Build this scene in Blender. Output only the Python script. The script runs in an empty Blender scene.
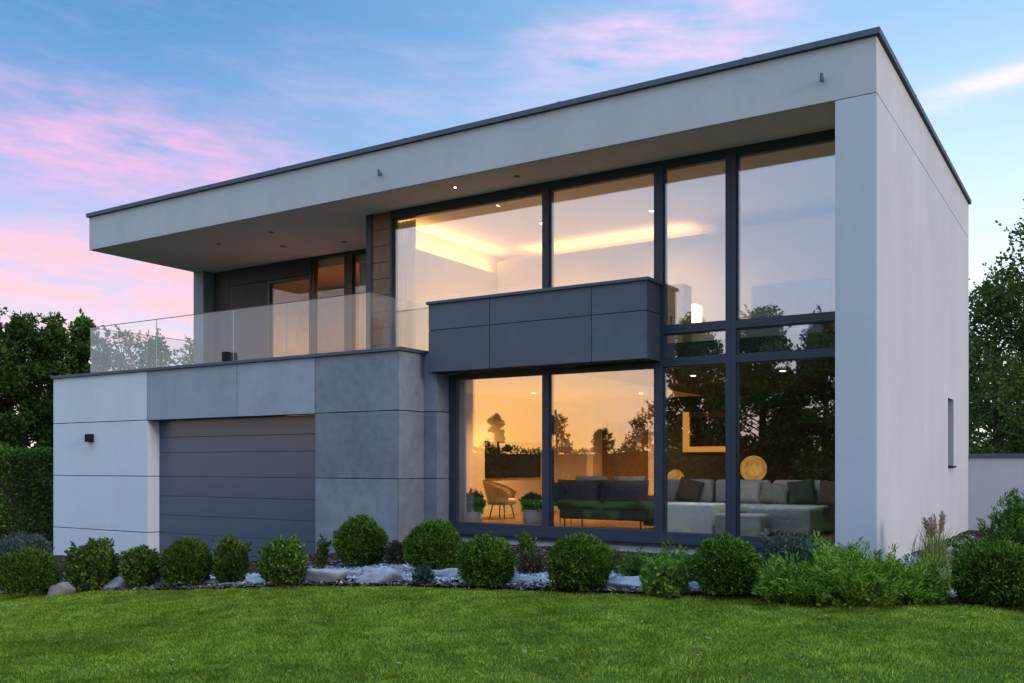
import bpy, bmesh, math
import numpy as np
from mathutils import Vector, Matrix

# ------------------------------------------------------------------ basics
scene = bpy.context.scene
COL = scene.collection
R = math.radians
TH = 0.5651                       # heading of the camera, left of +Y
CT, ST = math.cos(TH), math.sin(TH)
CX, CY, EYE = 2.506, -12.58, 1.2  # viewer
F = 944.16; HY = 464.54

def rd(X, Y):                     # ground position -> (sideways, forward) of the garden axis
    x, y = X - CX, Y - CY
    return CT*x + ST*y, -ST*x + CT*y
def xy(r, d):
    return CX + CT*r - ST*d, CY + ST*r + CT*d

LAWN_R = [-30, -12, -7.9, -6.8, -4.3, -2.8, -1.4, 1.56, 3.8, 6, 20]
LAWN_Z = [-1.25, -1.0, -.82, -.69, -.53, -.42, -.36, -.245, -.15, -.12, -.1]
EDGE_D = [22, 17, 14.6, 14, 13, 12.5, 12, 10.4, 9.2, 8.3, 6.5]
HS_R = [-30, -12.1, -9, -5, -3.6, -1.9, 4.5, 20]
HS_Z = [-1.1, -1.0, -.82, -.72, -.5, -.16, -.19, -.2]
def edge(r): return np.interp(r, LAWN_R, EDGE_D)
def house_d(r):
    return np.maximum(10.62 - .634*(np.asarray(r) - 6.737), np.interp(r, [4.4, 5.2], [0, 19.]))
def ground_rd(r, d):
    lz = np.interp(r, LAWN_R, LAWN_Z); hz = np.interp(r, HS_R, HS_Z)
    e = edge(r); h = house_d(r)
    t = np.clip((d - e)/np.maximum(h - e, .5), 0, 1)
    return lz + (hz - lz)*t
def ground(X, Y):
    r, d = rd(X, Y); return ground_rd(r, d)

# ------------------------------------------------------------------ naming
def tag(o, label=None, cat=None, group=None, kind=None):
    if label: o['label'] = label
    if cat: o['category'] = cat
    if group: o['group'] = group
    if kind: o['kind'] = kind
    return o
def thing(name, label, cat, loc=(0, 0, 0), group=None):
    o = bpy.data.objects.new(name, None); COL.objects.link(o)
    o.location = loc; o.empty_display_size = .2
    return tag(o, label, cat, group)
def origin(o):
    v = Vector((0, 0, 0))
    while o is not None:
        v = v + Vector(o.location); o = o.parent
    return v

def mesh_np(name, V, faces_flat, nv, mat, parent=None, smooth=False, loc=None):
    """V (n,3) in world space, faces_flat index array, nv verts per face (int or array)."""
    off = origin(parent)
    if loc is not None: off = off + Vector(loc) if parent is None else off
    V = np.asarray(V, dtype=np.float32) - np.array(off, dtype=np.float32)
    me = bpy.data.meshes.new(name)
    ff = np.asarray(faces_flat, dtype=np.int32).ravel()
    if np.isscalar(nv): tot = np.full(len(ff)//nv, nv, dtype=np.int32)
    else: tot = np.asarray(nv, dtype=np.int32)
    st = np.concatenate([[0], np.cumsum(tot)[:-1]]).astype(np.int32)
    me.vertices.add(len(V)); me.vertices.foreach_set('co', V.ravel())
    me.loops.add(len(ff)); me.loops.foreach_set('vertex_index', ff)
    me.polygons.add(len(tot)); me.polygons.foreach_set('loop_start', st)
    me.polygons.foreach_set('loop_total', tot)
    if smooth: me.polygons.foreach_set('use_smooth', np.ones(len(tot), dtype=bool))
    me.update(calc_edges=True); me.validate()
    me.materials.append(mat)
    o = bpy.data.objects.new(name, me); COL.objects.link(o)
    if parent is not None: o.parent = parent
    elif loc is not None: o.location = loc
    return o

class MB:
    def __init__(s): s.bm = bmesh.new()
    def box(s, x0, x1, y0, y1, z0, z1, bev=0, seg=2):
        x0, x1 = min(x0, x1), max(x0, x1); y0, y1 = min(y0, y1), max(y0, y1); z0, z1 = min(z0, z1), max(z0, z1)
        t = bmesh.new()
        bmesh.ops.create_cube(t, size=1, matrix=Matrix.LocRotScale(((x0+x1)/2, (y0+y1)/2, (z0+z1)/2), None, (x1-x0, y1-y0, z1-z0)))
        if bev: bmesh.ops.bevel(t, geom=t.edges[:], offset=bev, segments=seg, affect='EDGES', profile=.5)
        return s.join(t)
    def join(s, t, M=None):
        if M is not None: bmesh.ops.transform(t, matrix=M, verts=t.verts[:])
        me = bpy.data.meshes.new('t'); t.to_mesh(me); t.free(); s.bm.from_mesh(me); bpy.data.meshes.remove(me); return s
    def tube(s, p0, p1, r0, r1=None, n=12):
        p0, p1 = Vector(p0), Vector(p1); r1 = r0 if r1 is None else r1
        t = bmesh.new(); d = p1 - p0
        bmesh.ops.create_cone(t, cap_ends=True, segments=n, radius1=r0, radius2=r1, depth=d.length)
        return s.join(t, Matrix.Translation((p0+p1)/2) @ d.to_track_quat('Z', 'Y').to_matrix().to_4x4())
    def lathe(s, c, prof, n=24):
        t = bmesh.new(); rings = []
        for rr, z in prof:
            rings.append([t.verts.new((c[0]+rr*math.cos(2*math.pi*k/n), c[1]+rr*math.sin(2*math.pi*k/n), c[2]+z)) for k in range(n)])
        for a, b in zip(rings[:-1], rings[1:]):
            for k in range(n): t.faces.new((a[k], a[(k+1) % n], b[(k+1) % n], b[k]))
        t.faces.new(rings[0][::-1]); t.faces.new(rings[-1])
        return s.join(t)
    def cushion(s, c, size, rot=(0, 0, 0), p=.45):
        t = bmesh.new(); bmesh.ops.create_cube(t, size=2)
        bmesh.ops.subdivide_edges(t, edges=t.edges[:], cuts=7, use_grid_fill=True)
        for v in t.verts:
            x, y, z = v.co
            f = (1-abs(x)**3.2)*(1-abs(z)**3.2)           # pillow: thick centre, thin seam
            v.co = Vector((x*size[0]/2*(1-.06*(1-abs(z))), y*size[1]/2*(.22+.78*max(f, 0)**.45), z*size[2]/2*(1-.06*(1-abs(x)))))
        from mathutils import Euler
        return s.join(t, Matrix.Translation(c) @ Euler(rot).to_matrix().to_4x4())
    def move(s, M): bmesh.ops.transform(s.bm, matrix=M, verts=s.bm.verts[:]); return s
    def build(s, name, mat, parent=None, smooth=False, loc=None):
        off = origin(parent) if parent is not None else Vector(loc or (0, 0, 0))
        bmesh.ops.translate(s.bm, verts=s.bm.verts[:], vec=-off)
        bmesh.ops.recalc_face_normals(s.bm, faces=s.bm.faces[:])
        me = bpy.data.meshes.new(name); s.bm.to_mesh(me); s.bm.free()
        me.materials.append(mat)
        if smooth:
            for p in me.polygons: p.use_smooth = True
        o = bpy.data.objects.new(name, me); COL.objects.link(o)
        if parent is not None: o.parent = parent
        else: o.location = off
        return o

# ------------------------------------------------------------------ materials
def newmat(name):
    m = bpy.data.materials.new(name); m.use_nodes = True
    nt = m.node_tree; nt.nodes.clear()
    out = nt.nodes.new('ShaderNodeOutputMaterial')
    return m, nt, out
def N(nt, t, **kw):
    n = nt.nodes.new(t)
    for k, v in kw.items():
        if k.startswith('i_'):
            key = k[2:].replace('_', ' '); n.inputs[key].default_value = v
        else: setattr(n, k, v)
    return n
def L(nt, a, b): nt.links.new(a, b)
def noise(nt, vec, scale, detail=4, rough=.55):
    n = N(nt, 'ShaderNodeTexNoise'); n.inputs['Scale'].default_value = scale
    n.inputs['Detail'].default_value = detail; n.inputs['Roughness'].default_value = rough
    if vec is not None: L(nt, vec, n.inputs['Vector'])
    return n.outputs['Fac']
def ramp(nt, fac, stops):
    r = N(nt, 'ShaderNodeValToRGB'); e = r.color_ramp.elements
    while len(e) < len(stops): e.new(.5)
    for el, (p, c) in zip(e, stops):
        el.position = p; el.color = (*c, 1) if len(c) == 3 else c
    L(nt, fac, r.inputs['Fac']); return r.outputs['Color']
def mapping(nt, scale=(1, 1, 1), coord='Object'):
    tc = N(nt, 'ShaderNodeTexCoord'); mp = N(nt, 'ShaderNodeMapping')
    mp.inputs['Scale'].default_value = scale
    L(nt, tc.outputs[coord], mp.inputs['Vector']); return mp.outputs['Vector']
def mixc(nt, fac, a, b, mode='MIX'):
    m = N(nt, 'ShaderNodeMix', data_type='RGBA', blend_type=mode)
    for inp, v in (('Factor', fac), ('A', a), ('B', b)):
        s = [i for i in m.inputs if i.name == inp and i.type == ('VALUE' if inp == 'Factor' else 'RGBA')][0]
        if hasattr(v, 'links') or isinstance(v, bpy.types.NodeSocket): L(nt, v, s)
        else: s.default_value = v if inp == 'Factor' else (*v, 1)
    return [o for o in m.outputs if o.type == 'RGBA'][0]
def bump(nt, h, strength, dist):
    b = N(nt, 'ShaderNodeBump'); b.inputs['Strength'].default_value = strength; b.inputs['Distance'].default_value = dist
    L(nt, h, b.inputs['Height']); return b.outputs['Normal']

def mat_plaster(name, c, var=.08, streak=.0, scale=1.0, rough=.9, fine=90):
    m, nt, out = newmat(name); v = mapping(nt)
    big = noise(nt, v, .55*scale, 5, .6); sm = noise(nt, v, 9*scale, 5, .65)
    lo = tuple(x*(1-var) for x in c); hi = tuple(min(x*(1+var), .95) for x in c)
    col = ramp(nt, big, [(.3, lo), (.7, hi)])
    col = mixc(nt, .35, col, ramp(nt, sm, [(.35, lo), (.65, hi)]))
    if streak:
        vs = mapping(nt, (.8, .8, .11)); st = noise(nt, vs, 1.6, 5, .55)
        col = mixc(nt, streak, col, ramp(nt, st, [(.38, tuple(x*.78 for x in c)), (.66, hi)]))
    b = N(nt, 'ShaderNodeBsdfPrincipled'); b.inputs['Roughness'].default_value = rough
    b.inputs['Specular IOR Level'].default_value = .25
    L(nt, col, b.inputs['Base Color'])
    L(nt, bump(nt, noise(nt, v, fine, 3), .25, .004), b.inputs['Normal'])
    L(nt, b.outputs[0], out.inputs[0]); return m
def mat_plain(name, c, rough=.5, metal=0, var=.1, scale=6, spec=.5, bmp=0, bs=60):
    m, nt, out = newmat(name); v = mapping(nt)
    n = noise(nt, v, scale, 4)
    col = ramp(nt, n, [(.3, tuple(x*(1-var) for x in c)), (.7, tuple(x*(1+var) for x in c))])
    b = N(nt, 'ShaderNodeBsdfPrincipled'); b.inputs['Roughness'].default_value = rough
    b.inputs['Metallic'].default_value = metal; b.inputs['Specular IOR Level'].default_value = spec
    L(nt, col, b.inputs['Base Color'])
    if bmp: L(nt, bump(nt, noise(nt, v, bs, 3), bmp, .01), b.inputs['Normal'])
    L(nt, b.outputs[0], out.inputs[0]); return m
def mat_concrete(name, c, var=.22):
    m, nt, out = newmat(name); v = mapping(nt)
    a = noise(nt, v, 1.1, 6, .62); b2 = noise(nt, v, 6, 5, .6); f = noise(nt, v, 45, 3, .6)
    oi = N(nt, 'ShaderNodeObjectInfo')
    col = ramp(nt, a, [(.34, tuple(x*(1-var) for x in c)), (.66, tuple(x*(1+var) for x in c))])
    col = mixc(nt, .4, col, ramp(nt, b2, [(.38, tuple(x*(1-var*1.2) for x in c)), (.62, tuple(x*(1+var*1.2) for x in c))]))
    rv = N(nt, 'ShaderNodeMapRange'); rv.inputs['To Min'].default_value = .86; rv.inputs['To Max'].default_value = 1.14
    L(nt, oi.outputs['Random'], rv.inputs['Value'])
    hs = N(nt, 'ShaderNodeHueSaturation'); L(nt, rv.outputs[0], hs.inputs['Value']); L(nt, col, hs.inputs['Color'])
    b = N(nt, 'ShaderNodeBsdfPrincipled'); b.inputs['Specular IOR Level'].default_value = .35
    L(nt, ramp(nt, b2, [(.3, (.55,)*3), (.7, (.8,)*3)]), b.inputs['Roughness'])
    L(nt, hs.outputs[0], b.inputs['Base Color'])
    L(nt, bump(nt, f, .12, .004), b.inputs['Normal'])
    L(nt, b.outputs[0], out.inputs[0]); return m
def mat_wood(name, c1, c2, scale=(1, 1, 9), rough=.55):
    m, nt, out = newmat(name); v = mapping(nt, scale)
    a = noise(nt, v, 2.2, 6, .65)
    col = ramp(nt, a, [(.3, c1), (.7, c2)])
    b = N(nt, 'ShaderNodeBsdfPrincipled'); b.inputs['Roughness'].default_value = rough
    L(nt, col, b.inputs['Base Color']); L(nt, bump(nt, a, .2, .01), b.inputs['Normal'])
    L(nt, b.outputs[0], out.inputs[0]); return m
def mat_glass(name, ior=1.5, tint=(1, 1, 1), gcol=(1, 1, 1), wav=0.0, veil=0.0):
    m, nt, out = newmat(name)
    fr = N(nt, 'ShaderNodeFresnel'); ge = N(nt, 'ShaderNodeNewGeometry')   # same strength on the entry and exit face
    io = N(nt, 'ShaderNodeMapRange'); io.inputs['To Min'].default_value = ior; io.inputs['To Max'].default_value = 1/ior
    L(nt, ge.outputs['Backfacing'], io.inputs['Value']); L(nt, io.outputs[0], fr.inputs['IOR'])
    gl = N(nt, 'ShaderNodeBsdfGlossy'); gl.inputs['Roughness'].default_value = .0; gl.inputs['Color'].default_value = (*gcol, 1)
    tr = N(nt, 'ShaderNodeBsdfTransparent'); tr.inputs['Color'].default_value = (*tint, 1)
    if wav:
        v = mapping(nt); nn = noise(nt, v, .8, 1); nm = bump(nt, nn, wav, .02)
        L(nt, nm, gl.inputs['Normal'])
    mx = N(nt, 'ShaderNodeMixShader')
    L(nt, fr.outputs[0], mx.inputs[0]); L(nt, tr.outputs[0], mx.inputs[1]); L(nt, gl.outputs[0], mx.inputs[2])
    last = mx
    if veil:
        df = N(nt, 'ShaderNodeBsdfDiffuse'); df.inputs['Color'].default_value = (.75, .78, .8, 1)
        m2 = N(nt, 'ShaderNodeMixShader'); m2.inputs[0].default_value = veil
        L(nt, mx.outputs[0], m2.inputs[1]); L(nt, df.outputs[0], m2.inputs[2]); last = m2
    L(nt, last.outputs[0], out.inputs[0]); return m
def mat_emit(name, c, s):
    m, nt, out = newmat(name); e = N(nt, 'ShaderNodeEmission')
    e.inputs['Color'].default_value = (*c, 1); e.inputs['Strength'].default_value = s
    L(nt, e.outputs[0], out.inputs[0]); return m
def mat_leaf(name, dark, mid, light, trans=.25, rough=.55, patch=1.2, spec=.3, dry=None):
    m, nt, out = newmat(name); g = N(nt, 'ShaderNodeNewGeometry'); v = mapping(nt)
    a = N(nt, 'ShaderNodeMath', operation='MULTIPLY_ADD'); a.inputs[1].default_value = .62
    L(nt, g.outputs['Random Per Island'], a.inputs[0])
    pn = N(nt, 'ShaderNodeMath', operation='MULTIPLY'); pn.inputs[1].default_value = .4
    L(nt, noise(nt, v, patch, 3), pn.inputs[0]); L(nt, pn.outputs[0], a.inputs[2])
    oi = N(nt, 'ShaderNodeObjectInfo'); hs = N(nt, 'ShaderNodeHueSaturation')     # each plant has its own tone
    for k, lo, hi in (('Value', .84, 1.16), ('Hue', .487, .508)):
        mr = N(nt, 'ShaderNodeMapRange'); mr.inputs['To Min'].default_value = lo; mr.inputs['To Max'].default_value = hi
        if dry and k == 'Value':                           # lusher and poorer patches of turf
            pt = noise(nt, v, .75, 4, .6); mr.inputs['From Min'].default_value = .3; mr.inputs['From Max'].default_value = .7
            mr.inputs['To Min'].default_value = .70; mr.inputs['To Max'].default_value = 1.22; L(nt, pt, mr.inputs['Value'])
        else: L(nt, oi.outputs['Random'], mr.inputs['Value'])
        L(nt, mr.outputs[0], hs.inputs[k])
    col = ramp(nt, a.outputs[0], ([(.13, dry), (.17, dark)] if dry else [(.12, dark)]) + [(.5, mid), (.9, light)])
    L(nt, col, hs.inputs['Color']); col = hs.outputs[0]
    b = N(nt, 'ShaderNodeBsdfPrincipled'); b.inputs['Roughness'].default_value = rough; b.inputs['Specular IOR Level'].default_value = spec
    L(nt, col, b.inputs['Base Color'])
    t = N(nt, 'ShaderNodeBsdfTranslucent'); L(nt, col, t.inputs['Color'])
    mx = N(nt, 'ShaderNodeMixShader'); mx.inputs[0].default_value = trans
    L(nt, b.outputs[0], mx.inputs[1]); L(nt, t.outputs[0], mx.inputs[2]); L(nt, mx.outputs[0], out.inputs[0]); return m

M = {}
M['render'] = mat_plaster('fascia render', (.345, .36, .37), .07, .16)
M['render_pillar'] = mat_plaster('pillar render', (.365, .395, .42), .06, .12)
M['render_side'] = mat_plaster('gable render', (.405, .392, .392), .10, .18)
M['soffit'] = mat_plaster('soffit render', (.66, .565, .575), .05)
M['gwall'] = mat_plaster('garden wall render', (.42, .41, .42), .06, .12)
M['panel_white'] = mat_plaster('pale cladding', (.46, .49, .515), .06, .14)
M['panel_grey'] = mat_concrete('grey cement cladding', (.138, .157, .18))
M['panel_mid'] = mat_concrete('mid grey cement cladding', (.205, .232, .262), .12)
M['panel_dark'] = mat_concrete('anthracite cladding', (.060, .073, .094), .16)
M['core'] = mat_plain('joint backing', (.03, .03, .032), .9)
M['coping'] = mat_plain('coping metal', (.042, .062, .09), .7, .0)
M['frame'] = mat_plain('anthracite frame', (.024, .035, .054), .5, .0, .08, 6, .3)
M['frame_dark'] = mat_plain('black frame', (.012, .013, .017), .4)
M['door'] = mat_plain('garage door steel', (.058, .078, .112), .28, .0, .05, 2, .5, .02, 90)
M['black'] = mat_plain('black metal', (.008, .008, .009), .85, 0, .1, 6, .15)
M['wood'] = mat_wood('oak cladding', (.10, .048, .022), (.20, .105, .052), (9, 9, 1.2))
M['woodfloor'] = mat_wood('oak floor', (.20, .10, .045), (.34, .19, .09), (1, 9, 1), .35)
M['brownpanel'] = mat_wood('brown panelling', (.10, .052, .02), (.17, .09, .036), (9, 9, 1))
M['glass'] = mat_glass('window glass', 2.6, (.96, .97, .97), (.97, .98, 1.0), .12)
M['rail_glass'] = mat_glass('balustrade glass', 1.5, (.95, .97, .97), (1, 1, 1), 0, .02)
M['glass_edge'] = mat_plain('polished glass edge', (.34, .40, .40), .2)
M['upper_paint'] = mat_plain('upper floor paint', (.58, .55, .52), .9, 0, .03)
M['wallpaint'] = mat_plain('interior paint', (.70, .60, .45), .9, 0, .03)
M['ceil'] = mat_plain('interior ceiling', (.75, .72, .68), .9, 0, .02)
M['shadewall'] = mat_plain('shade painted interior wall', (.016, .017, .016), .7)  # dark colour stands in for the unlit right part of the room
M['greywall'] = mat_concrete('terrace wall cladding', (.055, .053, .057), .12)
M['lintel'] = mat_plain('dark lintel', (.016, .018, .024), .6)
M['sofa_dark'] = mat_plain('dark sofa fabric', (.075, .076, .086), .9, 0, .2, 30, .2, .3, 200)
M['sofa_grey'] = mat_plain('grey sofa fabric', (.30, .33, .37), .95, 0, .08, 20, .2, .25, 200)
M['linen'] = mat_plain('white linen', (.62, .66, .68), .95, 0, .05, 10, .2)
M['beige'] = mat_plain('beige fabric', (.42, .36, .28), .95, 0, .1, 20, .2)
M['green_cush'] = mat_plain('dark green fabric', (.035, .055, .042), .95, 0, .2, 25, .2)
M['greygreen'] = mat_plain('grey green fabric', (.17, .20, .19), .95, 0, .2, 9, .2)
M['brown_cush'] = mat_plain('brown fabric', (.08, .065, .055), .95, 0, .2, 25, .2)
M['tan'] = mat_plain('tan leather', (.46, .35, .22), .7, 0, .1)
M['pot'] = mat_plain('white pot', (.66, .65, .62), .5, 0, .05)
M['screen'] = mat_plain('black screen', (.006, .007, .007), .25)
M['curtain'] = mat_leaf('curtain cloth', (.6, .6, .6), (.66, .66, .66), (.7, .7, .7), .5)
M['downlight'] = mat_emit('lit downlight', (1, .82, .55), 9)
M['cove'] = mat_emit('cove strip', (1, .60, .25), .8)
M['shade'] = mat_emit('lit lamp shade', (1, .84, .60), 3.2)
def mat_wicker():
    m, nt, out = newmat('lit wicker shade'); v = mapping(nt, (1, 1, 1)); w = N(nt, 'ShaderNodeTexWave', bands_direction='Z'); w.inputs['Scale'].default_value = 22; w.inputs['Distortion'].default_value = 3; w.inputs['Detail Scale'].default_value = 6
    L(nt, v, w.inputs['Vector']); n = noise(nt, v, 7, 4)
    c = ramp(nt, n, [(.3, (.45, .17, .02)), (.7, (1, .52, .12))]); c = mixc(nt, .5, c, w.outputs['Color'], 'MULTIPLY')
    e = N(nt, 'ShaderNodeEmission'); e.inputs['Strength'].default_value = .75; L(nt, c, e.inputs['Color']); L(nt, e.outputs[0], out.inputs[0]); return m
M['wicker'] = mat_wicker()
M['frame_glow'] = mat_emit('painted frame glow', (1, .42, .08), .6)  # emission on two frame bars stands in for lamplight falling on them
M['spot_off'] = mat_plain('unlit spot', (.08, .07, .06), .5)
M['stone'] = mat_plaster('pale stone', (.225, .235, .265), .5, 0, 9, .9, 40)
M['stone_brown'] = mat_plaster('brown stone', (.17, .15, .14), .3, 0, 5, .9, 30)
M['bark'] = mat_plain('tree bark', (.06, .045, .033), .95, 0, .35, 14, .2, .5, 40)
M['leaf_globe'] = mat_leaf('thuja leaves', (.010, .026, .004), (.042, .092, .009), (.15, .26, .026), .25, .6, 1.2, .12)
M['leaf_box'] = mat_leaf('box leaves', (.014, .032, .006), (.050, .092, .014), (.14, .21, .035), .25, .6, 1.2, .12)
M['leaf_lime'] = mat_leaf('light shrub leaves', (.045, .10, .015), (.10, .20, .03), (.22, .33, .05), .3, .6, 1.2, .12)
M['leaf_juniper'] = mat_leaf('juniper sprays', (.016, .045, .005), (.085, .170, .013), (.28, .41, .045), .25, .6, 2, .12)
M['leaf_hedge'] = mat_leaf('hedge leaves', (.012, .032, .006), (.052, .108, .014), (.16, .24, .035), .3, .6, .6, .12)
M['leaf_dark'] = mat_leaf('evergreen leaves', (.010, .028, .006), (.044, .092, .015), (.14, .20, .036), .35, .6, .5, .12)
M['leaf_tree'] = mat_leaf('tree leaves', (.012, .034, .008), (.048, .095, .018), (.14, .21, .04), .4, .6, .5, .12)
M['leaf_blue'] = mat_leaf('blue grey leaves', (.02, .04, .033), (.042, .07, .058), (.085, .12, .105), .2)
M['leaf_red'] = mat_leaf('reddish leaves', (.03, .02, .015), (.05, .05, .02), (.12, .06, .03), .25)
M['leaf_straw'] = mat_leaf('straw green blades', (.10, .14, .03), (.22, .28, .07), (.42, .40, .18), .3, .7, 2, .1)
M['plume'] = mat_leaf('straw plumes', (.18, .13, .08), (.30, .23, .15), (.42, .34, .24), .3)
M['dryleaf'] = mat_plain('dry leaf', (.38, .27, .14), .8)

# ------------------------------------------------------------------ world
def build_world():
    w = bpy.data.worlds.new('World'); scene.world = w; w.use_nodes = True
    nt = w.node_tree; nt.nodes.clear()
    out = N(nt, 'ShaderNodeOutputWorld'); bg = N(nt, 'ShaderNodeBackground'); L(nt, bg.outputs[0], out.inputs[0])
    def mth(op, a, b=None, c=None, clamp=False):
        n = N(nt, 'ShaderNodeMath', operation=op); n.use_clamp = clamp
        for i, v in enumerate((a, b, c)):
            if v is None: continue
            if isinstance(v, bpy.types.NodeSocket): L(nt, v, n.inputs[i])
            else: n.inputs[i].default_value = v
        return n.outputs[0]
    tc = N(nt, 'ShaderNodeTexCoord'); sx = N(nt, 'ShaderNodeSeparateXYZ'); L(nt, tc.outputs['Generated'], sx.inputs[0])
    x, y, z = sx.outputs
    DEG = 57.29578
    az = mth('MULTIPLY', mth('ARCTAN2', x, y), DEG)              # degrees from +Y, + to the right
    el = mth('MULTIPLY', mth('ARCSINE', z), DEG)
    elc = mth('MAXIMUM', el, 0)
    e01 = mth('DIVIDE', elc, 60, clamp=True)
    # clear air: bluer and deeper to the left, paler to the right over the low sun
    left = ramp(nt, e01, [(0, (.84, .70, .68)), (.10, (.62, .55, .68)), (.20, (.42, .45, .70)), (.30, (.14, .30, .58)), (.42, (.055, .215, .47)), (1, (.25, .42, .66))])
    right = ramp(nt, e01, [(0, (1.05, .98, .88)), (.14, (.86, .93, .97)), (.26, (.56, .75, .91)), (.40, (.30, .51, .76)), (.55, (.26, .46, .74)), (1, (.26, .42, .68))])
    warm = ramp(nt, e01, [(0, (2.3, 1.02, .20)), (.06, (2.25, 1.15, .33)), (.13, (1.7, 1.08, .66)), (.22, (1.15, 1.0, .98)), (.34, (.90, .92, 1.08)), (.5, (.52, .66, .92)), (1, (.36, .52, .78))])
    cool = ramp(nt, e01, [(0, (.86, .80, .82)), (.08, (.74, .84, 1.06)), (.18, (.66, .86, 1.22)), (.30, (.60, .84, 1.24)), (.5, (.46, .62, .92)), (1, (.36, .52, .78))])
    dz = mth('ADD', az, 146); gz = mth('EXPONENT', mth('MULTIPLY', mth('MULTIPLY', dz, dz), -1/(13*13)))
    back = mixc(nt, gz, cool, warm)
    faz = N(nt, 'ShaderNodeMapRange'); faz.interpolation_type = 'SMOOTHSTEP'
    faz.inputs['From Min'].default_value = -58; faz.inputs['From Max'].default_value = -4; L(nt, az, faz.inputs['Value'])
    col = mixc(nt, faz.outputs[0], left, right)
    fy = N(nt, 'ShaderNodeMapRange'); fy.interpolation_type = 'SMOOTHSTEP'
    fy.inputs['From Min'].default_value = .25; fy.inputs['From Max'].default_value = -.35; L(nt, y, fy.inputs['Value'])
    col = mixc(nt, fy.outputs[0], col, back)
    # pink evening cloud: streaks in (azimuth, elevation)
    cv = N(nt, 'ShaderNodeCombineXYZ')
    tilt = mth('MULTIPLY_ADD', az, .06, el)
    L(nt, mth('MULTIPLY', az, .05), cv.inputs[0]); L(nt, mth('MULTIPLY', tilt, .20), cv.inputs[1])
    nz = noise(nt, cv.outputs[0], 1.3, 5, .55)
    nz2 = noise(nt, cv.outputs[0], 3.4, 6, .62)
    def band(e0, slope, wid, amp, az0, az1, wob=4.5, lf=(-115, -80)):
        d = mth('SUBTRACT', el, mth('MULTIPLY_ADD', az, slope, e0))
        d = mth('ADD', d, mth('MULTIPLY_ADD', nz, wob, -wob/2))
        g = mth('EXPONENT', mth('MULTIPLY', mth('MULTIPLY', d, d), -1/(wid*wid)))
        s = N(nt, 'ShaderNodeMapRange'); s.interpolation_type = 'SMOOTHSTEP'
        s.inputs['From Min'].default_value = az1; s.inputs['From Max'].default_value = az0; L(nt, az, s.inputs['Value'])
        g = mth('MULTIPLY', g, s.outputs[0])
        q = N(nt, 'ShaderNodeMapRange'); q.interpolation_type = 'SMOOTHSTEP'     # they thin out behind the house's left side
        q.inputs['From Min'].default_value = lf[0]; q.inputs['From Max'].default_value = lf[1]; L(nt, az, q.inputs['Value'])
        g = mth('MULTIPLY', g, q.outputs[0])
        return mth('MULTIPLY', g, mth('MULTIPLY', mth('MULTIPLY_ADD', nz2, 3.3, -.92), amp), clamp=True)
    col = mixc(nt, band(15.6, -.02, 2.5, .95, -52, -40), col, (.72, .39, .62))
    col = mixc(nt, band(7.2, -.07, 1.3, 1.1, -52, -43), col, (1.0, .44, .48))
    col = mixc(nt, band(6.3, -.05, .8, 1.0, -53, -45, 3), col, (1.0, .45, .47))
    col = mixc(nt, band(7.3, 0, .6, .9, -54, -46, 3), col, (1.0, .49, .50))
    col = mixc(nt, band(21.3, .0, 1.9, .22, -38, -30, 4.5, (-54, -44)), col, (.66, .46, .72))
    col = mixc(nt, band(26.6, .12, 2.1, .95, -20, -12, 4.5, (-36, -26)), col, (.68, .52, .76))
    col = mixc(nt, band(20.5, .13, .55, .7, -6, -12, 1.5), col, (.93, .80, .84))
    # thin haze streaks everywhere
    st = N(nt, 'ShaderNodeMapRange'); st.inputs['From Min'].default_value = .5; st.inputs['From Max'].default_value = .8; st.inputs['To Max'].default_value = .12
    L(nt, nz2, st.inputs['Value'])
    col = mixc(nt, st.outputs[0], col, (.80, .62, .76))
    # ground half
    gm = mth('MULTIPLY', el, -.5, clamp=True)
    col = mixc(nt, gm, col, (.10, .11, .08))
    sky = N(nt, 'ShaderNodeTexSky'); sky.sky_type = 'NISHITA'; sky.sun_disc = False
    sky.sun_elevation = R(SUN_EL); sky.sun_rotation = R(SUN_ROT)
    k = N(nt, 'ShaderNodeVectorMath', operation='SCALE'); k.inputs['Scale'].default_value = .025
    L(nt, sky.outputs[0], k.inputs[0])
    ad = N(nt, 'ShaderNodeVectorMath', operation='ADD'); L(nt, col, ad.inputs[0]); L(nt, k.outputs[0], ad.inputs[1])
    # unseen sky overhead brightened to light the lawn and bush tops
    up = N(nt, 'ShaderNodeMapRange'); up.interpolation_type = 'SMOOTHSTEP'
    up.inputs['From Min'].default_value = 32; up.inputs['From Max'].default_value = 60
    up.inputs['To Min'].default_value = 1; up.inputs['To Max'].default_value = 4.0; L(nt, el, up.inputs['Value'])
    k2 = N(nt, 'ShaderNodeVectorMath', operation='SCALE'); L(nt, ad.outputs[0], k2.inputs[0]); L(nt, up.outputs[0], k2.inputs['Scale'])
    L(nt, k2.outputs[0], bg.inputs['Color']); bg.inputs['Strength'].default_value = SKY_STR
SUN_EL, SUN_ROT, SKY_STR = 13, 97, .87
build_world()
def lamp(name, kind, loc, energy, color, parent=None, size=.2, sy=None, rot=None, **kw):
    l = bpy.data.lights.new(name, kind); l.energy = energy; l.color = color
    if kind == 'AREA':
        l.size = size
        if sy: l.shape = 'RECTANGLE'; l.size_y = sy
    elif kind == 'POINT': l.shadow_soft_size = size
    for k, v in kw.items(): setattr(l, k, v)
    o = bpy.data.objects.new(name, l); COL.objects.link(o)
    o.location = Vector(loc) - (origin(parent) if parent else Vector())
    if rot: o.rotation_euler = rot
    if parent: o.parent = parent
    return o
sun = lamp('sun', 'SUN', (30, 0, 20), 1.3, (1, .84, .76), angle=R(14))
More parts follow.
